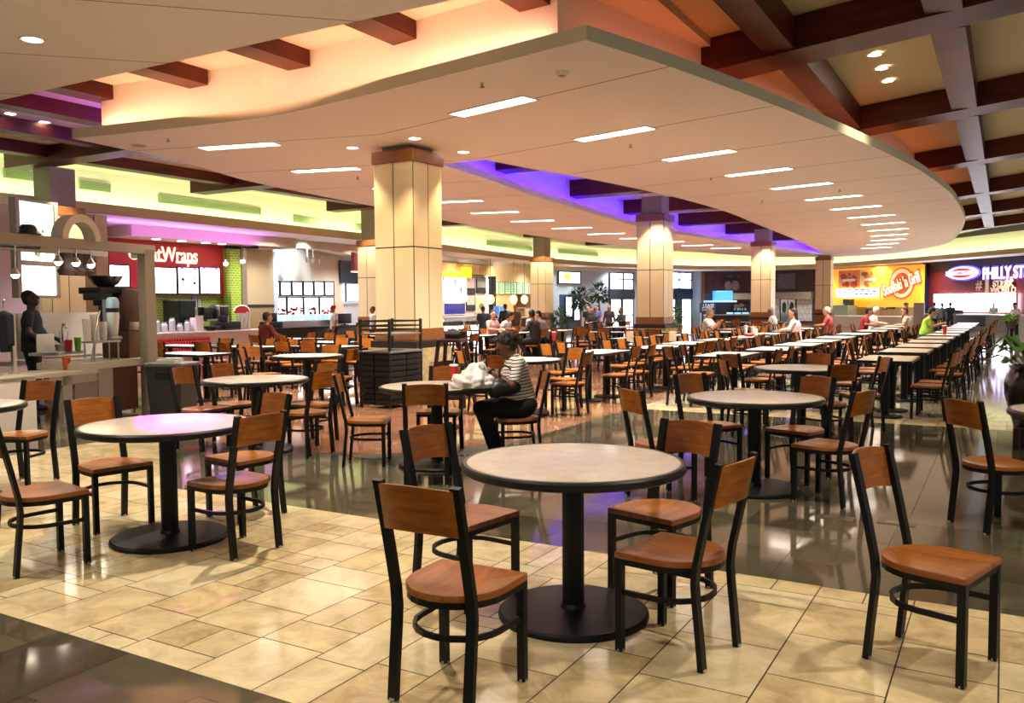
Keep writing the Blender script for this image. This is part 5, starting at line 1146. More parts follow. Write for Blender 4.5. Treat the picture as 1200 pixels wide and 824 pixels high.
# ---- unlet kitchen stall
BRN = mat('dark_brown_panel', '#3c1a10', .5, noise=.2, scale=2)
f1 = (823, 316, 972, 343)
wallstrip('wall_stall_brown', 823, 973, 2.2, 3.8, BRN, .1, .05); wallstrip('wall_stall_lower', 823, 973, 0, 2.2, mat('stall_dark', '#3a3a38', .5), .06, .02)
wallstrip('trim_stall_edge', 822, 826, 0, 3.8, mat('ochre_edge', '#6b4218', .5), .2, .1)
wallstrip('trim_stall_hood', 858, 890, 1.75, 2.2, mat('hood_beige', '#8f8672', .4), .5, .4); wallstrip('trim_stall_hood', 905, 952, 1.75, 2.25, mat('hood_beige', '#8f8672', .4), .5, .4)
BW = mat('bw_photo', '#5c5450', .5, noise=.7, scale=2.2)
t, f = board('poster', 'dark poster of two smiling faces, left of the farther columns', 'poster', (849, 323, 868, 341), mat('grey_photo', '#4a3a34', .5, noise=.4, scale=2), BRN, .03, .06, .12, None, 'frame', 'print')
b = MB(); 
for px, r in ((853, .34), (861.5, .38)):
    x, z = f.xz(px, 334); b.ball((x, -.06, z), (r*.75, .02, r), 0, 8)
b.build('face_print', mat('photo_skin', '#8d6a56', .6), t, True); b = MB()
for px, r in ((853, .42), (861.5, .47)):
    x, z = f.xz(px, 332.5); b.ball((x, -.052, z+.08), (r*.8, .02, r), 0, 8)
b.build('hair_print', mat('photo_hair', '#1a1210', .6), t, True)
t, f = board('poster', 'dim poster between the two farther columns', 'poster', (911, 320, 933, 339), BW, BRN, .03, .06, .12, None, 'frame', 'print')
f = Face(836, 341, 857.5, 352, SH, .7); t = f.thing('lit_canopy', 'glowing blue box canopy over the unlet stall counter', 'canopy'); MB().bbox(0, 0, f.h/2, f.L, .8, f.h, .03).build('box', mat('blue_glow', '#3f7fe0', .3, emit='#3f86f0', es=1.1), t); MB().bbox(-.2, -.1, -.08, f.L+.9, 1.1, .14, .03).build('lower_shelf', mat('pale_blue_shelf', '#8fb8e8', .3, emit='#7fb0f0', es=.6), t)
t, f = board('lease_sign', 'dark blue banner reading LEASE at the unlet stall', 'sign', (819.5, 355.5, 838, 366.5), mat('lease_navy', '#262d52', .5), th=.06, out=1.4, pname='banner'); text('lettering', 'LEASE', t, mat('lease_white', '#d8dae8', .5), LM(f.L*.05, f.h*.72, -.07), .36, .01, sx=1.0)
marks(t, f, (.5, .38, .26), -.062, mat('lease_white', '#d8dae8', .5), -.7, .6, .04, 77)
for x in (-.4, .4): MB().tube([(x*f.L, -.03, -f.z0), (x*f.L, -.03, 0)], .03).build('post', STEEL, t)
DG = tilegrid('bw_diamond_tiles', '#cfd2d0', '#23262a', .35, .35)
wallstrip('wall_patterned_tiles', 934, 952, .2, 1.75, DG, .08, .12); wallstrip('wall_patterned_tiles', 905, 914, .2, 1.75, DG, .08, .12)
f = Face(915, 352, 932.5, 378, SH, .15, (0, 1.75)); b = MB(); t = link('door_5', None)
bpy.data.objects.remove(t); L = f.L/2
for sd in (-1, 1): b.bbox(sd*L*.5, -.05, .87, L*.96, .06, 1.74, .02)
o = b.build('door_5', STEEL); o.location = f.loc; o.rotation_euler = (0, 0, f.ang); o['kind'] = 'structure'
for sd in (-1, 1):
    q = MB().lathe([(.2, 0), (.18, .02)], 16); q.v = [(sd*L*.5+v[0]*.8, -.08-v[2], 1.15+v[1]*2) for v in q.v]; q.build('porthole', GLD, o)
t, f = counter('dark counter of the unlet stall with lit trays', (826, 368, 897, 382), OV, STEEL, .7, .8, 1.8); b = MB()
for k in range(6): b.bbox(-f.L*.1+k*.55, -.2, .78, .4, .3, .12, .02)
b.build('lit_trays', mat('tray_blue', '#9fc4dc', .4, emit='#9fd0f0', es=.6), t)
f = Face(857, 354, 886, 366, SH, .15); t = f.thing('food_pictures', 'row of small dark food pictures behind the unlet stall counter', 'picture board'); b = MB(); MB().bbox(0, 0, f.h/2, f.L, .06, f.h, .01).build('backing', mat('near_black', '#14181a', .5), t)
food(t, f, -.035, [(-.7, .65, 5, .14), (-.2, .7, 5, .14)], mat('food_orange', '#d08a4a', .5), .14, 'food_print', 9); marks(t, f, (.2, .3), -.04, mat('cyan_ink', '#8fd0e8', .5), -.8, .2, .1, 12); MB().box(f.L*.25, -.04, f.h*.2, f.L*.45, -.03, f.h*.7).build('blue_panel', mat('blue_print', '#26428a', .5), t)
# ---- orange grill counter
ORG = mat('orange_sign', '#f0a92c', .4, noise=.12, scale=1.2, emit='#f0a020', es=.5)
t, f = board('shop_sign', 'big orange sign of the grill counter with a round red emblem', 'sign', (977.5, 313, 1083.5, 360), ORG, th=.2, out=.6, pname='sign_board')
OR2 = mat('emblem_red', '#d0582a', .4, emit='#c8481c', es=.3); PCH = mat('emblem_peach', '#f6d2a4', .4, emit='#f6c890', es=.4)
cx, cz = f.xz(1060, 332); R_ = (f.xz(1075, 332)[0]-cx)
def ring(r0, r1, y, m, nm, par, cx, cz, n=40):
    b = MB(); vs = []; 
    for k in range(n):
        a = 2*PI*k/n; vs += [(cx+r0*math.cos(a), y, cz+r0*math.sin(a)), (cx+r1*math.cos(a), y, cz+r1*math.sin(a)), (cx+r0*math.cos(a), y+.03, cz+r0*math.sin(a)), (cx+r1*math.cos(a), y+.03, cz+r1*math.sin(a))]
    fs = []
    for k in range(n):
        i, j = 4*k, 4*((k+1) % n); fs += [(i, i+1, j+1, j), (i+2, j+2, j+3, i+3), (i, j, j+2, i+2), (i+1, i+3, j+3, j+1)]
    b.add(vs, fs); return b.build(nm, m, par)
ring(R_*.55, R_, -.225, OR2, 'emblem_ring', t, cx, cz); ring(R_*.66, R_*.9, -.235, PCH, 'emblem_band', t, cx, cz); ring(R_*.01, R_*.52, -.22, mat('emblem_orange', '#e88a34', .4), 'emblem_centre', t, cx, cz)
XA, XB = f.xz(1038.5, 333)[0], f.xz(1082, 333)[0]
for nm, mm, y_, e_, bo in (('script_outline', OR2, -.25, .12, .05), ('script_lettering', mat('script_cream', '#fff0d0', .4, emit='#ffe8c0', es=.8), -.28, 0, .01)):
    text_fit(nm, "Souvlaki 'n Grill", t, mm, XA-e_, XB+e_, cz-.36-e_, cz+.36+e_, y_, .01, bo, Matrix.Translation((cx, 0, cz)) @ Matrix.Rotation(math.radians(-17), 4, 'Y') @ Matrix.Translation((-cx, 0, -cz)))
for r, c, lab in (((983, 317, 1008, 337), '#e08a50', 'left'), ((1008.5, 316, 1033, 336), '#f2d2a0', 'right')):
    g = Face(*r, SH, .82); b = MB().box(-g.L/2, -.02, 0, g.L/2, 0, g.h); o = b.build('food_panel', mat('food_panel_'+c, c, .5, noise=.25, scale=2), t); o.matrix_local = (Matrix.Translation(t.location) @ Matrix.Rotation(t.rotation_euler.z, 4, 'Z')).inverted() @ Matrix.Translation(g.loc) @ Matrix.Rotation(g.ang, 4, 'Z')
    food(o, g, -.025, [(-.4, .65, 7, .35), (.35, .65, 7, .35), (-.3, .18, 6, .3), (.4, .2, 6, .3)], mat('food_red', '#c0452a', .5) if lab == 'left' else mat('food_brown2', '#c07a3a', .5), .16, 'food_print', 7 if lab == 'left' else 17)
    MB().box(-g.L*.3, -.03, g.h*.36, g.L*.3, -.02, g.h*.5).build('white_caption', WTOP, o)
t, f = board('menu_screen', 'white menu strip under the orange food pictures', 'menu screen', (980, 337.5, 1032, 349), SCRW, mat('orange_edge', '#d8882a', .4), .04, .08, 1.0, None, 'frame', 'display'); marks(t, f, (.75, .55, .3), -.065, INK, -.85, .9, .09, 91)
wallstrip('wall_grill_pale', 972, 1084, 0, 2.15, mat('pale_green_wall', '#b9c2a8', .6), .06, .02)
for px, lab in ((1023, 'left'), (1037, 'right')): board('notice', lab+' one of two black-framed notices on the pale wall of the grill counter', 'notice', (px-3, 356, px+3, 363), mat('paper_white', '#e9ece2', .7), BLKP, .06, .04, .06, 'notices of the grill counter', 'frame', 'sheet')
board('dispenser', 'black wall dispenser on the pale wall of the grill counter', 'dispenser', (1043.5, 356, 1049, 362), BLKP, th=.2, out=.1, pname='case')
t, f = counter('white counter of the orange grill, with people queuing', (972, 374, 1082, 388), LGT, WTOP, .65, .8, 2.2)
f = Face(980, 362, 999, 374, SH, 1.35, (.6, 1.35)); t = f.thing('grill_oven', 'steel grill with a dark hood at the left of the grill counter', 'grill'); MB().bbox(0, 0, .35, f.L, .8, .7, .03).build('cabinet', mat('olive_steel', '#7c8468', .4), t); MB().bbox(f.L*.25, 0, .9, f.L*.35, .5, .4, .03).build('dark_unit', OV, t); MB().bbox(-.1*f.L, 0, .74, f.L*.6, .6, .06, .01).build('top_shelf', WTOP, t)
f = Face(1071, 355, 1083, 385, SH, 3.3, (0, 1.45)); t = f.thing('standing_panel', 'pale pink-grey standing panel between the grill and the dark red counter', 'panel'); MB().bbox(0, 0, f.h/2, f.L, .08, f.h, .02).build('panel', mat('pink_grey', '#a08e8c', .6), t); MB().bbox(0, 0, .03, f.L*1.05, .4, .06, .01).build('foot', STEEL, t)
# ---- dark red steak counter
MAR = mat('maroon_wall', '#5d1220', .5, noise=.15, scale=1.5)
wallstrip('wall_maroon', 1084, 1203, 0, 3.85, MAR, .08, .05); wallstrip('trim_maroon_header', 1090, 1203, 3.3, 3.85, mat('dark_maroon', '#2a1220', .5), .12, .12); wallstrip('trim_blue_post', 1083, 1088, 0, 3.85, mat('navy_post', '#1c2146', .4), .3, .15)
t, f = board('menu_light_box', 'long blazing white menu light box of the dark red counter', 'menu screen', (1096, 343.5, 1193, 366), mat('blazing_white', '#ffffff', .3, emit='#f4f4ff', es=12), mat('white_frame', '#e9e9e6', .4), .04, .12, .2, None, 'frame', 'display')
VIO = mat('violet_halo', '#5a40e0', .4, emit='#5038e8', es=1.6); WLET = mat('white_lit_letters', '#ffffff', .3, emit='#f6f2ff', es=1.6)
f = Face(1112.5, 312, 1149, 328, SH, .3); t = f.thing('oval_sign', 'oval white and red lit sign above the dark red counter', 'sign'); 
def oval(rx, rz, y, th, m, nm, par, cx, cz, n=36):
    b = MB().prism([(rx*math.cos(2*PI*k/n), rz*math.sin(2*PI*k/n)) for k in range(n)], 0, th); b.v = [(cx+v[0], y-v[2], cz+v[1]) for v in b.v]; return b.build(nm, m, par)
oval(f.L*.54, f.h*.56, 0, .1, VIO, 'halo', t, 0, f.h/2); oval(f.L*.49, f.h*.45, -.1, .08, WLET, 'white_oval', t, 0, f.h/2); oval(f.L*.36, f.h*.36, -.18, .04, mat('charley_red', '#c0203a', .4, emit='#c0203a', es=.6), 'red_centre', t, 0, f.h/2)
MB().bbox(0, -.22, f.h/2, f.L*1.0, .03, f.h*.3, .01).build('name_band', WLET, t); text('lettering', "CHARLEYS", t, mat('charley_red', '#c0203a', .4, emit='#c0203a', es=.6), LM(0, f.h*.5, -.24), f.h*.3, .005, sx=1.0, bold=.01)
f = Face(1153.5, 312.5, 1200, 326.5, SH, .3); t = f.thing('shop_sign', 'lit white letters reading PHILLY STEAKS with a violet halo', 'sign')
X0, X1 = -f.L/2, -f.L/2+(f.xz(1199, 320)[0]+f.L/2)*74/46.5
text_fit('halo_lettering', 'PHILLY STEAKS', t, VIO, X0-.06, X1+.06, -.05, f.h+.08, -.02, .01, .03); text_fit('lettering', 'PHILLY STEAKS', t, WLET, X0, X1, 0, f.h, -.08, .02, .008)
f = Face(1142, 325, 1192, 344, SH, .25); t = f.thing('wall_slogan', 'beige wall letters reading #1 CHEESE STEAK IN THE WORLD', 'sign'); BL = mat('beige_letters', '#c9b49a', .5)
x, z = f.xz(1147.5, 334.5); text('lettering', '#', t, BL, LM(x, z, -.02), .75, .02, bold=.01)
x, z = f.xz(1157, 334); text('lettering', '1', t, BL, LM(x, z, -.02), 1.35, .02, bold=.05)
for s_t, py, sz in (('CHEESE', 328, .36), ('STEAK', 332.8, .46), ('IN THE', 336.6, .2), ('WORLD', 340.5, .44)):
    x, z = f.xz(1176, py); text('lettering', s_t, t, BL, LM(x, z, -.02), sz, .02, sx=1.12 if s_t != 'IN THE' else 1, bold=.015)
t, f = counter('long grey counter of the dark red food stall', (1086, 373, 1203, 390), mat('grey_counter', '#7c7a74', .5), STEEL, .85, .9, 2.6); MB().bbox(f.L*.05, -.46, .5, f.L*.3, .03, .5, .01).build('black_panel', OV, t)
f = Face(1104, 360, 1112, 374, SH, 2.6, (.85, 1.25)); 
small('cash_register', 'lit till with a white screen on the dark red stall counter', 'cash register', 1121, 2.6, .85, [('base', MB().bbox(0, 0, .1, .5, .4, .2, .02), BLKP), ('screen', MB().bbox(0, -.02, .36, .6, .06, .36, .02), mat('till_white', '#e8f0ff', .3, emit='#e0ecff', es=1.5))])
# ---- potted trees near the doors, planters
LEAF = mat('leaf_dark_green', '#2f5a35', .5, noise=.3, scale=5)
def leaves(n, c, rad, ln, wd, seed, droop=.3):
    b = MB(); q = random.Random(seed)
    for k in range(n):
        a = q.uniform(0, 2*PI); e = math.asin(q.uniform(-.7, 1)); r = q.random()**.4
        d = Vector((math.cos(a)*math.cos(e), math.sin(a)*math.cos(e), math.sin(e))); p = Vector(c)+Vector((d.x*rad[0], d.y*rad[1], d.z*rad[2]))*r
        o = (d+Vector((q.uniform(-.6, .6), q.uniform(-.6, .6), q.uniform(-.5, .3)-droop))).normalized(); s_ = o.cross(Vector((0, 0, 1)));
        if s_.length < .05: s_ = Vector((1, 0, 0))
        s_.normalize(); u = s_.cross(o); L = ln*q.uniform(.7, 1.2); w = wd*q.uniform(.8, 1.2)
        b.add([p, p+o*L*.45+s_*w+u*.1*w, p+o*L, p+o*L*.45-s_*w+u*.1*w, p+o*L*.5-u*.35*w], [(0, 1, 4), (1, 2, 4), (2, 3, 4), (3, 0, 4)])
    return b
def tree(label, px, depth, h, rad, seed, n=500, name='indoor_tree'):
    d = ray(px, 357); f = Vector((-sr, cr, 0)); q = d*(depth/d.dot(f)); t = thing(name, label, 'potted tree', (q.x, q.y, 0))
    MB().lathe([(.2, 0), (.28, .3), (.3, .5), (.27, .5), (.25, .42)], 20).build('pot', mat('tree_pot', '#5b4432', .5), t, 30); MB().tube([(0, 0, .4), (.04, .02, h*.4), (0, 0, h*.7)], [.06, .045, .03], 8).build('trunk', mat('tree_bark', '#5a4630', .8), t, True)
    leaves(n, (0, 0, h-rad[2]), rad, .3, .055, seed).build('foliage', LEAF, t)
tree('leafy indoor tree left of the pale blue pier by the far window', 679, 38, 2.2, (.4, .4, .5), 5, 210)
tree('leafy indoor tree in front of the pale blue pier, right of the other tree', 702, 39.5, 2.4, (.38, .38, .45), 6, 180)
tree('low spiky potted palm right of the column by the green menu boards', 656, 36, 1.3, (.35, .35, .4), 9, 130)
tree('slim green potted tree between the bright entrance doors', 793, 40, 1.4, (.22, .22, .5), 11, 130)
q = at(1209, 526); t = thing('plant_urn', 'big dark brown urn with a leafy green plant at the right edge', 'plant', q)
MB().lathe([(.14, .2), (.17, .24), (.21, .38), (.255, .56), (.26, .66), (.23, .76), (.2, .81), (.225, .85), (.2, .85), (.17, .79)], 40).build('urn', mat('urn_brown', '#21130e', .22, coat=.5), t, 40)
b = MB(); 
for k in range(4): a = k*PI/2+.5; b.bbox(.16*math.cos(a), .16*math.sin(a), .1, .06, .06, .2, .01)
b.bbox(0, 0, .21, .34, .34, .03, .01); b.build('wooden_stand', mat('stand_wood', '#4a2a18', .4), t)
b = MB(); rnd = random.Random(2)
for k in range(34):
    a = rnd.uniform(0, 2*PI); L = rnd.uniform(.26, .42); up = rnd.uniform(.03, .3); P = [Vector((.06*math.cos(a), .06*math.sin(a), .8)), Vector((.2*math.cos(a), .2*math.sin(a), .85+up*.7)), Vector((L*.8*math.cos(a), L*.8*math.sin(a), .86+up)), Vector((L*1.1*math.cos(a), L*1.1*math.sin(a), .82+up*.75))]
    sd = Vector((-math.sin(a), math.cos(a), 0)); n0 = len(b.v); W_ = (.006, .014, .075, .004); 
    for p, w_ in zip(P, W_): b.v += [tuple(p+sd*w_), tuple(p-Vector((0, 0, .25*w_))), tuple(p-sd*w_)]
    m2_ = [P[2]+(P[1]-P[2])*.35]
    for i in range(3):
        for j in range(2): b.f.append((n0+i*3+j, n0+i*3+j+1, n0+(i+1)*3+j+1, n0+(i+1)*3+j)); b.m.append(0)
b.build('foliage', mat('urn_leaf', '#4f7a44', .4, noise=.3, scale=8), t, True)
q = at(1170, 411); q.x += .3; t = thing('planter', 'small bright green plant on a thin stand far down the right aisle', 'plant', q)
b = MB(); [b.tube([(.22*math.cos(k*2*PI/3), .22*math.sin(k*2*PI/3), 0), (.1*math.cos(k*2*PI/3), .1*math.sin(k*2*PI/3), .7)], .015) for k in range(3)]; b.build('stand', BLK, t); MB().lathe([(.1, .68), (.17, .9), (.15, .9)], 18).build('pot', mat('tree_pot', '#5b4432', .5), t); leaves(110, (0, 0, .98), (.2, .2, .09), .12, .035, 21).build('foliage', mat('bright_leaf', '#6fae2e', .5), t)
# ================================================================== KIOSK AT THE LEFT, RACK, BIN, HIGH CHAIR, SMALL THINGS
KG = mat('kiosk_grey', '#a59c8c', .5); KW = mat('kiosk_white', '#e4ded2', .5); KB = mat('kiosk_brown', '#4a2c1a', .45, noise=.2, scale=3)
K0 = [(-9.35, .5), (-9.9, 3.4), (-10.9, 8.16), (-11.5, 11.5)]                    # front line of the kiosk frame
K1 = offset(K0, 1.0); K2 = offset(K0, 1.9)
def kp(px, py, ln=K0): return inter(px, py, ln)[0]
ks = thing('kiosk', 'pale grey framed drinks kiosk with an arch on top, at the left edge', 'kiosk', (*kp(172, 420).to_2d(), 0))
ks_o = ks.location
def kb(a, b, wz, wy, nm, m, par=ks):                                # a straight square bar between two points
    A, B = Vector(a)-ks_o, Vector(b)-ks_o; return MB().tube([A, B], 0, sq=(wz, wy)).build(nm, m, par)
A, B = kp(-40, 281), kp(178, 292); zt = 2.34
A.z = B.z = zt; kb(A, B, .13, .12, 'beam', KG)
A2, B2 = kp(-40, 300, K1), kp(123, 300, K1); A2.z = B2.z = zt; kb(A2, B2, .13, .12, 'beam', KG)
C = kp(171, 300); D = kp(158, 300, K1); kb((C.x, C.y, zt), (D.x, D.y, zt), .13, .12, 'beam', KG)
C = kp(171, 300); kb((C.x, C.y, 0), (C.x, C.y, zt), .17, .17, 'post', KG)
# counter: upper slab, lower slab, apron, legs, cabinets
def slab_px(x0, x1, zt_, th, dep, nm, m, par=ks, ln=K0):
    P, Q = kp(x0, 400, ln), kp(x1, 400, ln); d = (Q-P); d.z = 0; d.normalize(); n = Vector((-d.y, d.x, 0))
    v = []
    for z in (zt_-th, zt_): v += [Vector((P.x, P.y, z)), Vector((Q.x, Q.y, z)), Vector((Q.x, Q.y, z))+n*dep, Vector((P.x, P.y, z))+n*dep]
    b = MB().add([tuple(p-ks_o) for p in v], [(0, 3, 2, 1), (4, 5, 6, 7), (0, 1, 5, 4), (1, 2, 6, 5), (2, 3, 7, 6), (3, 0, 4, 7)]); return b.build(nm, m, par)
slab_px(96, 190, .75, .09, .8, 'counter_top', mat('counter_stone', '#b0a692', .35)); slab_px(30, 114, .66, .05, .7, 'counter_top', mat('counter_stone', '#b0a692', .35))
slab_px(56, 113, .61, .12, .06, 'apron', mat('kiosk_shaded_grey', '#8b8070', .5)); slab_px(72, 83, .61, .61, .08, 'leg', mat('kiosk_shaded_grey', '#8b8070', .5)); slab_px(114, 131, .66, .66, .6, 'leg', mat('kiosk_shaded_grey', '#8b8070', .5)); slab_px(131, 160, .66, .62, .5, 'cupboard', KB); slab_px(86, 113, .5, .5, .2, 'cupboard', mat('kiosk_shadow_grey', '#6f675a', .5))  # shade under the counter painted into apron, legs and grey cupboard
slab_px(52, 98, .86, .04, .3, 'shelf', WTOP, ks, K1)
# back wall of the kiosk with white panels and shelf
slab_px(20, 165, 1.42, .68, .06, 'splash_panel', mat('splash_white', '#b9b3a6', .4), ks, K2); slab_px(15, 168, .7, .06, .3, 'back_counter', KG, ks, K2)
# arch with three lamps
P = kp(90, 290); dv = (kp(140, 290)-kp(40, 290)); dv.z = 0; dv.normalize(); b = MB(); r0, r1 = .225, .32; nn = Vector((-dv.y, dv.x, 0))
n = 20; vs = []
for k in range(n+1):
    a = PI*k/n
    for r, o_ in ((r0, -.1), (r1, -.1), (r1, .1), (r0, .1)): vs.append(tuple(Vector((P.x, P.y, zt+.05))+dv*(-r*math.cos(a))+Vector((0, 0, r*math.sin(a)*1.05))+nn*o_-ks_o))
fs = []
for k in range(n):
    for j in range(4): fs.append((4*k+j, 4*k+(j+1) % 4, 4*k+4+(j+1) % 4, 4*k+4+j))
fs += [(0, 1, 2, 3), (4*n+3, 4*n+2, 4*n+1, 4*n)]; b.add(vs, fs); b.build('arch', KW, ks, 30)
for px, py, lab in ((68.5, 307, 'leftmost of three bare lamps under the kiosk arch'), (89, 308.5, 'middle one of three bare lamps under the kiosk arch'), (106.5, 310.5, 'rightmost of three bare lamps under the kiosk arch'), (18, 322, 'bare lamp at the far left of the kiosk')):
    p = kp(px, py); t = thing('kiosk_lamp', lab, 'lamp', p, 0, 'bare lamps of the kiosk'); MB().ball((0, 0, 0), .045, 0, 8).build('bulb', mat('bare_bulb', '#fff6e6', .3, emit='#fff0d4', es=60), t, True); MB().lathe([(.02, .085), (.07, .0), (.064, 0), (.015, .08)], 14).build('reflector', CHROME, t, 30); MB().tube([(0, 0, .08), (0, .01, zt-p.z-.07)], .008).build('arm', CHROME, t)
p = kp(90, 323, offset(K0, .35)); t = thing('drum_shade', 'dark brown drum shades hanging behind the bare lamps of the kiosk', 'lamp shade', p)
b = MB()
for o_ in (-.17, 0, .15): b.lathe([(.09, .0), (.12, .06), (.085, .1), (.08, .3), (.07, .3)], 18, dv.x*o_, dv.y*o_)
b.build('drums', mat('drum_purple_brown', '#33201f', .6), t, 30); MB().tube([(0, 0, .3), (0, 0, zt-p.z)], .012).build('rod', BLK, t)
p = kp(33, 281); t = thing('black_hat', 'black object lying on top of the kiosk beam, left of the arch', 'hat', (p.x, p.y, zt+.067)); MB().lathe([(.15, 0), (.15, .012), (.1, .02), (.095, .09), (.07, .12)], 20).build('hat_body', BLKP, t, 30); MB().lathe([(.102, .02), (.1, .04)], 20).build('hat_band', OV, t)
p = kp(22, 292, offset(K0, .5)); t = thing('roller_blind', 'rolled black blind under the kiosk beam at the left edge', 'blind', (p.x, p.y, zt-.02)); MB().tube([dv*-.35, dv*.3], .05, 12).build('roll', BLKP, t); MB().tube([dv*-.38, dv*.33], .012, 6).build('bar', BLK, t)
# machines and things on the kiosk counter
KM = offset(K0, .5); KF = offset(K0, .12)
def kthing(name, label, cat, px, z, parts, ln=None, rz=None, group=None):
    q = kp(px, 400, ln or KM); t = thing(name, label, cat, (q.x, q.y, z), math.atan2(dv.y, dv.x) if rz is None else rz, group)
    for nm, mb, m in parts: mb.build(nm, m, t, 30)
    return t
tm = kthing('coffee_machine', 'tall dark brown coffee machine beside the kiosk post', 'coffee machine', 137, .752, [('cabinet', MB().bbox(.17, 0, .72, .52, .5, .6, .02), KB), ('lower_cabinet', MB().bbox(.2, 0, .21, .46, .5, .42, .015), mat('machine_wood', '#5c3a20', .45, noise=.2, scale=4)), ('top_unit', MB().bbox(-.13, 0, .99, .72, .4, .09, .01), mat('gunmetal', '#2c2e2c', .35, .6)), ('head_unit', MB().bbox(-.36, -.02, .93, .26, .3, .16, .02), OV), ('group_bracket', MB().bbox(-.2, -.02, .82, .3, .22, .1, .02), mat('gunmetal', '#2c2e2c', .35, .6)), ('steel_panel', MB().bbox(.2, -.01, .47, .44, .5, .12, .01), STEEL)])
b = MB().lathe([(.09, 0), (.085, .01)], 24); b.v = [(.3+v[0]*.6, -.255-v[2], .86+v[1]*1.4) for v in b.v]; b.build('oval_badge', mat('badge_grey', '#6a5c48', .4), tm)
kthing('steel_bowl', 'big dark steel bowl on top of the coffee machine', 'bowl', 126, .752+1.041, [('bowl', MB().lathe([(.1, 0), (.17, .05), (.24, .16), (.225, .16), (.15, .05), (.09, .015)], 28), mat('dark_chrome', '#5a5a54', .2, .9)), ('foot', MB().lathe([(.08, -.005), (.1, .0)], 20), CHROME)])
kthing('mixer', 'pale blue and white upright blender on the kiosk counter', 'blender', 133, 1.07, [('motor_head', MB().lathe([(.085, .42), (.09, .5), (.07, .56), (.03, .575)], 20), mat('pale_blue_plastic', '#9cc4d6', .3)), ('collar', MB().lathe([(.088, .36), (.088, .42)], 20), OV), ('jug', MB().lathe([(.06, .02), (.09, .3), (.086, .36)], 20), mat('blue_white_plastic', '#cfdde0', .25)), ('stand', MB().bbox(0, .11, .27, .1, .06, .54, .015), STEEL), ('base', MB().bbox(0, .02, -.0, .2, .2, .05, .02), STEEL)], KF)
CLR = mat('clear_plastic', '#d9d9d2', .12, spec=.8)
for i, (px, h) in enumerate(((102.5, .3), (112, .36), (121.5, .26))): kthing('cup_stack', ('left', 'middle', 'right')[i]+' stack of clear cups in front of the blender', 'cups', px, 1.044, [('cups', MB().lathe([(.045, 0), (.06, h), (.05, h)], 16), CLR), ('rims', MB().lathe([(.062, h-.02), (.062, h)], 16).lathe([(.061, h-.08), (.061, h-.06)], 16), CLR)], KF, None, 'clear cup stacks')
kthing('wire_shelf', 'steel wire shelf that carries the cups and the blender', 'shelf', 119, .757, [('shelf_plate', MB().bbox(0, 0, .27, .5, .22, .03, .01), STEEL), ('legs', MB().tube([(-.22, -.08, 0), (-.18, -.06, .26)], .012).tube([(.22, .08, 0), (.22, .08, .26)], .012).tube([(.22, -.08, 0), (.22, -.08, .26)], .012).tube([(-.22, .08, 0), (-.22, .08, .26)], .012).tube([(-.3, -.1, 0), (-.12, -.1, .7)], .012), STEEL)], KF)
kthing('laptop', 'white open laptop-like screen on the kiosk shelf, in front of the worker', 'laptop', 57, .862, [('screen', MB().bbox(0, .06, .14, .3, .02, .26, .008), mat('laptop_white', '#d9d6cf', .4)), ('keyboard_base', MB().bbox(0, -.05, .008, .3, .2, .016, .005), mat('laptop_white', '#d9d6cf', .4))], K1)
def kcup(px, z, c, lab, r=.05, h=.16, ln=K1): q = kp(px, 400, ln); return cup(lab, (q.x, q.y, z), c, r, h, False, None, c)
kcup(80.5, .862, '#a8242a', 'red plastic cup on the kiosk shelf, left of the green one'); kcup(91, .862, '#5fa51e', 'lime green plastic cup on the kiosk shelf', .05, .19); kcup(77, .662, '#b0481c', 'orange cup with a dark band on the lower kiosk counter', .055, .16, offset(K0, .3))
q = kp(73.5, 400, offset(K0, 1.2)); t = thing('sink_tap', 'steel tap and tool holder behind the red cup', 'tap', (q.x, q.y, .862)); MB().lathe([(.09, 0), (.11, .1), (.1, .1)], 16).build('holder', STEEL, t, 30); MB().tube([(0, 0, .05), (0, 0, .34), (.03, 0, .4), (.08, 0, .4), (.1, 0, .34)], .015, 8).build('spout', CHROME, t, True); MB().tube([(-.04, 0, .1), (-.1, .02, .3)], .01).tube([(.03, .03, .1), (.07, .05, .28)], .01).build('tools', STEEL, t)
# white panel, post and jacket at the left edge
p0, p1 = kp(-40, 430, offset(K0, -.3)), kp(30, 430, offset(K0, -.3)); d_ = (p1-p0); d_.z = 0; L = d_.length; t = thing('low_partition', 'white low panel at the left edge in front of the worker', 'partition', ((p0.x+p1.x)/2, (p0.y+p1.y)/2, 0), math.atan2(d_.y, d_.x))
MB().bbox(0, 0, .34, L, .3, .68, .01).build('panel', KW, t); MB().bbox(0, 0, .69, L+.03, .34, .03, .008).build('cap', mat('counter_stone', '#b0a692', .35), t)
q = kp(15.5, 400); MBs = MB().bbox(0, 0, .36, .05, .05, .72, .005); t = thing('steel_upright', 'thin pale upright between the black jacket and the worker', 'post', (q.x, q.y, .705)); MBs.build('bar', KG, t); MB().bbox(0, 0, .01, .1, .1, .02, .004).build('foot', KG, t)
q = kp(4, 360); t = thing('hanging_jacket', 'black jacket hanging at the left edge of the kiosk', 'jacket', (q.x, q.y, .95)); sdf_obj('jacket_body', [cap((-.1, 0, .45), (.1, 0, .45), .05, .05, .04), cap((0, 0, .42), (.02, 0, .02), .1, .09, .04, (0, 1), ((0, 1, 0), 1.8)), cap((-.11, 0, .44), (-.13, .01, .06), .05, .04, .02, (0, 1)), cap((.11, 0, .44), (.15, -.01, .1), .05, .04, .02, (0, 1))], .014, mat('cloth_black', '#060607', .8), t); MB().tube([(0, 0, .55), (0, 0, .62), (.02, 0, .65)], .008).build('hook', STEEL, t)
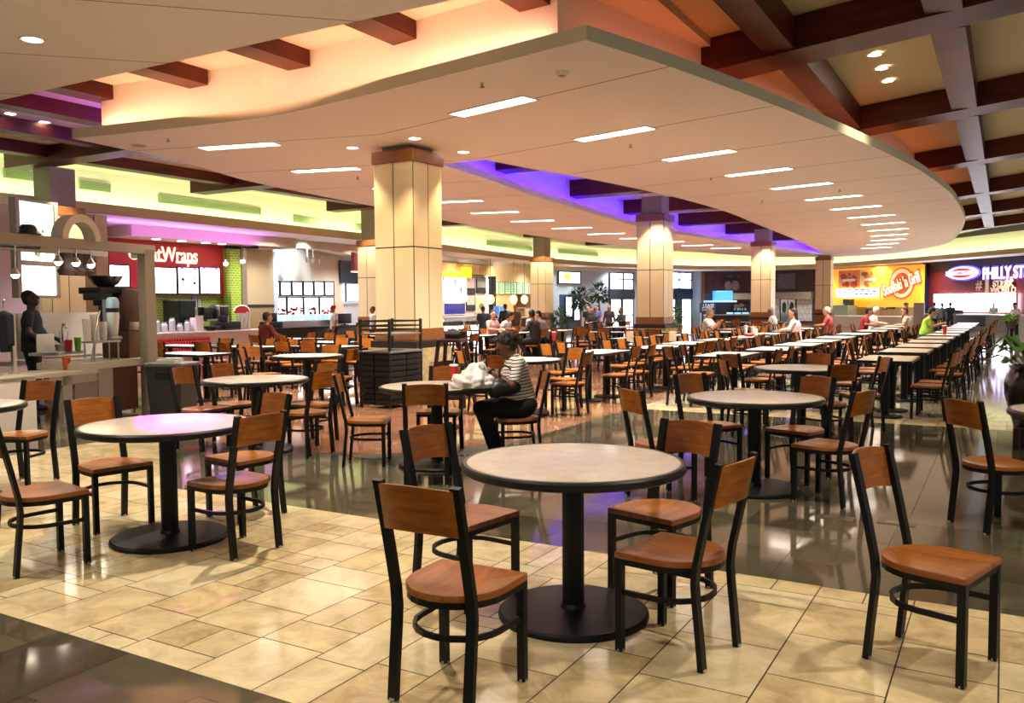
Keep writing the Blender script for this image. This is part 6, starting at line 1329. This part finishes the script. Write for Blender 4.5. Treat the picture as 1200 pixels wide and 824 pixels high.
# worker
q = kp(38, 400, offset(K0, 1.6))
person('kiosk worker in a black t-shirt with a headset, looking up to the right', (q.x, q.y, 0), math.radians(-45), '#3d241a', '#17181b', '#131316', '#0c0a09', 'stand', 1.73, 'short', -.25, -.15, 0, arms=[((-.26, .05, 1.12), (-.14, .3, 1.03)), ((.27, .03, 1.14), (.27, .2, 1.03))], res=.011, fat=1.12)
# light box and pier behind the kiosk
LB = [(-16.9, 8.0), (-18.0, 11.6)]
P, Q = inter(20, 290, LB)[0], inter(62, 290, LB)[0]; c = (P+Q)/2; L = (Q-P).to_2d().length; n_ = (-(Q-P).y, (Q-P).x, 0); zt_ = atp(41, 238, c, n_).z; zb = atp(41, 346, c, n_).z; zm = atp(41, 309, c, n_).z
t = thing('light_box', 'tall glowing white panel behind the kiosk, left of the column', 'light box', (c.x, c.y, zb), math.atan2((Q-P).y, (Q-P).x))
MB().box(-L/2, -.05, 0, L/2, .05, zm-zb-.05).build('lower_panel', mat('lightbox_bright', '#ffffff', .3, emit='#fffdf0', es=1.6), t); MB().box(-L/2, -.05, zm-zb+.05, L/2, .05, zt_-zb).build('upper_panel', mat('lightbox_mint', '#dff2e4', .3, emit='#d8f2e2', es=.85), t)
b = MB(); h_ = zt_-zb
for x in (-L/2-.04, L/2+.04): b.box(x-.05, -.08, 0, x+.05, .08, h_)
b.box(-L/2, -.08, zm-zb-.05, L/2, .08, zm-zb+.05).box(-L/2-.09, -.08, h_, L/2+.09, .08, h_+.06).box(-L/2-.09, -.08, -.06, L/2+.09, .08, 0); b.build('frame', mat('lightbox_frame', '#a9a596', .4), t)
b = MB(); rr = random.Random(8)
for k in range(46):
    x, z = rr.uniform(-.12, .25)*L, (zm-zb)+.35*h_*rr.uniform(.2, 1.0); b.box(x, -.056, z, x+.05, -.05, z+.06)
b.build('faint_print', mat('faint_print', '#b5c9b2', .5), t); MB().tube([(0, 0, -zb), (0, 0, -.05)], .06).build('post', STEEL, t)
LB2 = [(-19.2, 11.9), (-19.2, 14.5)]
P, Q = inter(100, 300, LB2)[0], inter(124.5, 300, LB2)[0]; struct('wall_pier_left', MB().box(-19.6, P.y, 0, -19.2, Q.y, 3.75), BEIGEW); struct('trim_pier_edge', MB().box(-19.64, Q.y-.3, 0, -19.16, Q.y+.02, 3.75), mat('pier_light', '#cdbf9f', .6))
# rack for trays
RK = mat('rack_dark', '#161614', .5); t = thing('tray_rack', 'tall black slatted tray rack in front of the nearest column', 'rack', (-7.95, 10.15, 0)); hx, hy = .27, .38
b = MB(); b.box(-hx+.02, -hy+.02, .04, hx-.02, hy-.02, .8); b.build('cabinet', mat('rack_core', '#0f0f0e', .6), t)
b = MB()
for k in range(9):
    z0_ = .05+k*.083; b.box(-hx, -hy-.012, z0_, -.02, -hy+.02, z0_+.066).box(.0, -hy-.012, z0_, hx, -hy+.02, z0_+.066).box(hx-.02, -hy, z0_, hx+.012, -.01, z0_+.066).box(hx-.02, .01, z0_, hx+.012, hy, z0_+.066)
b.build('slats', RK, t)
for x, y in ((-hx, -hy), (hx, -hy), (hx, hy), (-hx, hy)): MB().bbox(x, y, .65, .035, .035, 1.3, .004).build('post', RK, t)
b = MB().bbox(0, 0, .82, 2*hx+.06, 2*hy+.06, .03, .005); b.build('shelf', mat('shelf_edge_grey', '#6d6d68', .3), t); MB().bbox(0, 0, 1.08, 2*hx+.03, 2*hy+.03, .025, .005).build('shelf', mat('shelf_edge_grey', '#6d6d68', .3), t)
b = MB()
for z in (1.14, 1.2, 1.27): b.tube([(-hx, -hy, z), (hx, -hy, z), (hx, hy, z), (-hx, hy, z)], 0, closed=True, sq=(.022, .014))
b.build('rails', RK, t)
# high chair
HCW = mat('high_chair_wood', '#2e120d', .4); q = at(527, 470); q.x, q.y = -7.08, 10.5; t = thing('high_chair', 'dark brown wooden high chair standing right of the black tray rack', 'high chair', q, math.radians(15)); t.scale = (1.05, 1.05, 1.22)
hA = {}
for sx in (-1, 1):
    for sy in (-1, 1): MB().tube([(sx*.25, sy*.25, 0), (sx*.15, sy*.15, .8)], 0, sq=(.05, .035)).build('leg', HCW, t)
b = MB()
for z in (.12, .3, .52):
    w_ = .25-.1*z/.8
    for sx in (-1, 1): b.tube([(sx*w_, -w_, z), (sx*w_, w_, z)], 0, sq=(.05, .02)).tube([(-w_, sx*w_, z), (w_, sx*w_, z)], 0, sq=(.05, .02))
b.build('rails', HCW, t); MB().bbox(0, 0, .5, .34, .34, .03, .01).build('seat', HCW, t); b = MB()
for sx in (-1, 1): b.bbox(sx*.16, 0, .8, .03, .36, .05, .01).bbox(sx*.16, .12, .68, .03, .03, .3, .005)
b.bbox(0, .16, .84, .34, .03, .14, .01); b.build('back_and_arms', HCW, t); MB().bbox(0, -.17, .8, .34, .06, .04, .01).build('front_bar', HCW, t)
t = thing('black_bag', 'small black bag lying on top of the high chair', 'bag', (-7.08, 10.5, 1.005), .2); sdf_obj('bag_body', [ell((0, 0, .055), (.12, .09, .06), .03), ell((.04, .02, .09), (.07, .06, .04), .03)], .012, mat('cloth_black', '#060607', .8), t); MB().tube([(-.06, 0, .1), (0, 0, .15), (.06, 0, .1)], .008).build('handle', mat('cloth_black', '#060607', .8), t)
# grey waste bin by the kiosk
q = at(186, 484); t = thing('waste_bin', 'dark grey waste bin at the right end of the kiosk', 'bin', (q.x, q.y+.25, 0), math.radians(20)); BIN = mat('bin_grey', '#343836', .5); bx, by = q.x, q.y+.25
MB().add([(-.24, -.2, 0), (.24, -.2, 0), (.24, .2, 0), (-.24, .2, 0), (-.28, -.24, .66), (.28, -.24, .66), (.28, .24, .66), (-.28, .24, .66)], [(0, 3, 2, 1), (0, 1, 5, 4), (1, 2, 6, 5), (2, 3, 7, 6), (3, 0, 4, 7), (4, 5, 6, 7)]).build('bin_body', BIN, t); MB().bbox(0, 0, .68, .6, .52, .05, .015).build('rim', mat('bin_rim', '#6a6c68', .5), t); MB().bbox(0, -.24, .54, .22, .03, .09, .01).build('handle_recess', OV, t)
t = thing('folded_papers', 'white folded papers lying on the grey bin', 'papers', (bx-.05, by, .706), .3); MB().bbox(0, 0, .02, .3, .22, .04, .006).build('stack', WTOP, t); MB().bbox(.03, .02, .05, .24, .18, .02, .004).build('top_sheet', mat('sheet_grey', '#c7c4bd', .6), t)
# floor plates
for px, py, lab in ((979, 607, 'metal floor socket plate on the grey tiles, left of the pair'), (1051, 613, 'brass floor socket plate on the grey tiles, near the lone chair')):
    q = at(px, py); t = thing('floor_plate', lab, 'floor plate', (q.x, q.y, 0), 0, 'floor socket plates'); MB().bbox(0, 0, .002, .24, .12, .004, .001).build('plate', mat('plate_metal', '#8f7f5c', .35, .7), t); MB().bbox(0, 0, .0045, .14, .05, .003, .001).build('cover', STEEL, t)
# things on tables in the rows
def on(px, py, z=.753): return at(px, py, z)
cup('red drink cup in front of the person in lime green', on(1107, 392), '#b82420', .05, .2)
cup('tall white cup with a straw between the bald man and the one in pink', on(874, 391), '#e8e4da', .045, .19); cup('left white cup of the pair before the person in pink', on(882, 392), '#dedbd2', .045, .17); cup('shorter white cup nearest the person in pink', on(886, 393.5), '#efece4', .042, .14)
t = thing('food_tray', 'red food basket between the white cups on the couple\'s table', 'food', on(878, 394.5)); MB().lathe([(.09, 0), (.13, .06), (.12, .06), (.08, .01)], 20).build('basket', mat('basket_red', '#b02a22', .5), t); b = MB(); [b.ball((.05*math.cos(k*2), .05*math.sin(k*2.3), .05), (.035, .025, .02), 0, 6) for k in range(7)]; b.build('food', mat('fried_food', '#b98646', .6), t, True)
cup('red cup on the long table left of the middle column', on(649, 399), '#c8362c', .045, .17, False)
PB = mat('kraft_paper', '#c2a988', .7)
for px, py, lab in ((788, 400, 'tall pale paper bag standing on a table left of the couple'), (738, 400, 'brown paper bag on a table in front of the middle column')):
    q = on(px, py); t = thing('paper_bag', lab, 'bag', q, .5, 'paper bags on the tables'); MB().prism([(-.07, -.045), (.07, -.045), (.07, .045), (-.07, .045)], 0, .18).build('bag_body', PB, t); MB().prism([(-.071, -.02), (.071, -.02), (.071, .02), (-.071, .02)], .18, .2).build('folded_top', PB, t)
# ================================================================== LIGHT AND CAMERA
W = bpy.data.worlds.new('hall'); SC.world = W; W.use_nodes = True
bg = W.node_tree.nodes['Background']; bg.inputs[0].default_value = (1.0, .95, .9, 1); bg.inputs[1].default_value = .2
# louvred slot lamps of the dropped ceiling
for x, y, a, ln, w in SLOTS:
    li = bpy.data.lights.new('slot_lamp', 'AREA'); li.energy = 108; li.color = lin('#fff8ee')[:3]; li.shape = 'RECTANGLE'; li.size = ln; li.size_y = w; li.spread = math.radians(118)
    o = link('slot_lamp', li); o.location = (x, y, 4.085); o.rotation_euler = (0, 0, a)
# orange strip lamps lying on the dropped ceiling's edge, lighting the walls above it
OR = '#ffb08c'
strip_light('orange_strip', (-12.3, 8.42, 4.31), (-4.3, 8.2, 4.31), OR, 4.5, (0, .75, 1))
rs = [(-3.85, 8.6), (-3.3, 11.3), (-2.8, 14.0), (-2.4, 16.6), (-2.05, 19.2), (-1.8, 22), (-1.7, 26), (-1.7, 31), (-1.95, 36)]
for a, b in zip(rs, rs[1:]): strip_light('orange_strip', (*a, 4.31), (*b, 4.31), '#ff7a48', 1.0, (-.55, 0, 1))
# green strip lamps in the perimeter cove
cv = offset(FB, .28)
for a, b in zip(cv, cv[1:]):
    t = Vector((b[0]-a[0], b[1]-a[1], 0)).normalized(); n = Vector((-t.y, t.x, 0))
    strip_light('cove_strip', (*a, 4.05), (*b, 4.05), '#e6ffb8', 4.6, (n.x, n.y, .9))
# violet strip lamps in the well
wv = offset(W2, -.2)
for i in range(0, len(wv)-4, 4):
    a, b = wv[i], wv[i+4]; t = Vector((b[0]-a[0], b[1]-a[1], 0))
    if t.length < .3: continue
    n = Vector((t.y, -t.x, 0)).normalized()
    strip_light('violet_strip', (*a, 4.31), (*b, 4.31), '#3a0cff', 6, (n.x, n.y, .8))
# recessed lamps of the near ceiling (some outside the picture)
for x, y, e in ((-8.22, 4.98, 420), (-4.1, 4.9, 430), (.1, 4.9, 200), (-5.8, 2.2, 150), (-3.2, .8, 120), (-.6, .6, 120), (2.2, 3.6, 150), (-10.8, 3.5, 150)):
    spot('downlight_beam', (x, y, 4.06), '#fff2e0', e, (x, y, 0), 105, .6, .06)
for x, y in ((-8.7, 23.3), (-8.72, 36), (-8.75, 50), (-18.5, 11.6), (-18.85, 23.2), (-18.9, 35.6)):
    for dx, dy in ((.25, -.95), (1.0, -.2)): spot('column_downlight_beam', (x+dx, y+dy, 4.3 if x > -10 else 4.5), '#ffecca', 260, (x+dx*.35, y+dy*.35, 0), 70, .6, .05)
for x, y in ((-8.02, 10.6), (-9.4, 10.9), (-7.9, 12.2)):
    spot('column_downlight_beam', (x, y, 4.06), '#ffe2b4', 130, (x*.96-.35, y+.12, 0), 90, .6, .05)
for x, y, z in ((-1.7, 14.6, 5.2), (-.2, 9, 5.35), (-.2, 15, 5.35), (.6, 21, 5.4), (.6, 27, 5.4), (1.5, 9, 5.5), (1.5, 15, 5.5)):
    spot('downlight_beam', (x, y, z), '#ffe6c0', 160, (x, y, 0), 90, .7, .08)
# uplights on the column necks inside the well, and pink and violet strips on the left edge of the dropped ceiling
for cx_, cy_ in ((-8.7, 23.3), (-8.72, 36.0)):
    for dx in (-.55, .75): spot('beam_uplight', (cx_+dx, cy_-.75, 4.15), '#ffd08a', 14, (cx_+dx, cy_-.35, 5.0), 60, .5, .04)
strip_light('pink_strip', (-12.65, 8.3, 4.3), (-12.85, 10.0, 4.3), '#ff5ad8', 4, (-.5, 0, 1)); strip_light('violet_edge_strip', (-12.88, 10.0, 4.3), (-13.5, 12.8, 4.3), '#6a5aff', 26, (-.5, 0, 1))
ls = [(-13.5, 12.9), (-13.9, 13.1), (-14.6, 18.4), (-15.3, 24), (-15.5, 30), (-15, 36)]
for a, b in zip(ls, ls[1:]): strip_light('added_warm_strip', (*a, 4.31), (*b, 4.31), '#ffe6b8', 10, (-.3, 0, 1))  # warm strips added to brighten the left beams and upper ceiling
strip_light('added_lilac_strip', (-20.6, 13.8, 3.3), (-21.0, 20.2, 3.3), '#c87aff', 8, (.1, 0, 1))  # unseen wash strip added to tint the wrap shop soffit lilac
# shop lamps that light the walls behind the counters
spot('shop_spot', (-20.8, 22.6, 3.5), '#d8eaff', 230, (-22.5, 22.6, 2.75), 85, .5, .08)
for px, z in ((530, 3.2), (560, 3.2), (600, 3.3)):
    p, d = inter(px, 340, offset(SH, -1.7)); e, d = inter(px, 340, SH); spot('shop_spot', (p.x, p.y, z), '#fff6e8', 170, (e.x, e.y, 1.6), 100, .5, .08)
# coloured spots added, without a known source, for the table's pink and violet patch
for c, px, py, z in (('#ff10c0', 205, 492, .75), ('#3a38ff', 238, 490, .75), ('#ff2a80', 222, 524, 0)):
    spot('added_colour_spot', (-12.9, 8.9, 4.0), c, 7500, at(px, py, z), 2.9, .9, .04)
# fill lamps added under the soffit to brighten the shop fronts
for a, b in zip(FB[1:-1], FB[2:]):
    p = offset([a, b], .9); n_ = max(1, round((Vector(b)-Vector(a)).length/5))
    for k in range(n_):
        u = (k+.5)/n_; x, y = p[0][0]+(p[1][0]-p[0][0])*u, p[0][1]+(p[1][1]-p[0][1])*u
        area_light('soffit_fill', (x, y, 3.8), .9, '#f2e2ff' if y < 19 and x < -15 else '#fff8f0', 85, (0, 0, -1), None, 130)
# camera
cam = bpy.data.cameras.new('camera'); co = link('camera', cam); SC.camera = co
cam.sensor_fit = 'HORIZONTAL'; cam.sensor_width = 36; cam.lens = F/1200*36; cam.clip_end = 200
fw = Vector((-sr*c_, cr*c_, -s_)); rg = Vector((cr, sr, 0)); upv = rg.cross(fw)
xa = rg*cR-upv*sR; ya = rg*sR+upv*cR
M = Matrix((xa, ya, -fw)).transposed().to_4x4(); M.translation = (0, 0, EYE); co.matrix_world = M
SC.view_settings.view_transform = 'Standard'; SC.view_settings.look = 'None'; SC.view_settings.gamma = 1; SC.view_settings.use_curve_mapping = False
SC.view_settings.exposure = 0.6
SC.cycles.use_denoising = True; SC.cycles.max_bounces = 7; SC.cycles.diffuse_bounces = 4; SC.cycles.glossy_bounces = 4; SC.cycles.sample_clamp_indirect = 4
SC.cycles.caustics_reflective = False; SC.cycles.caustics_refractive = False
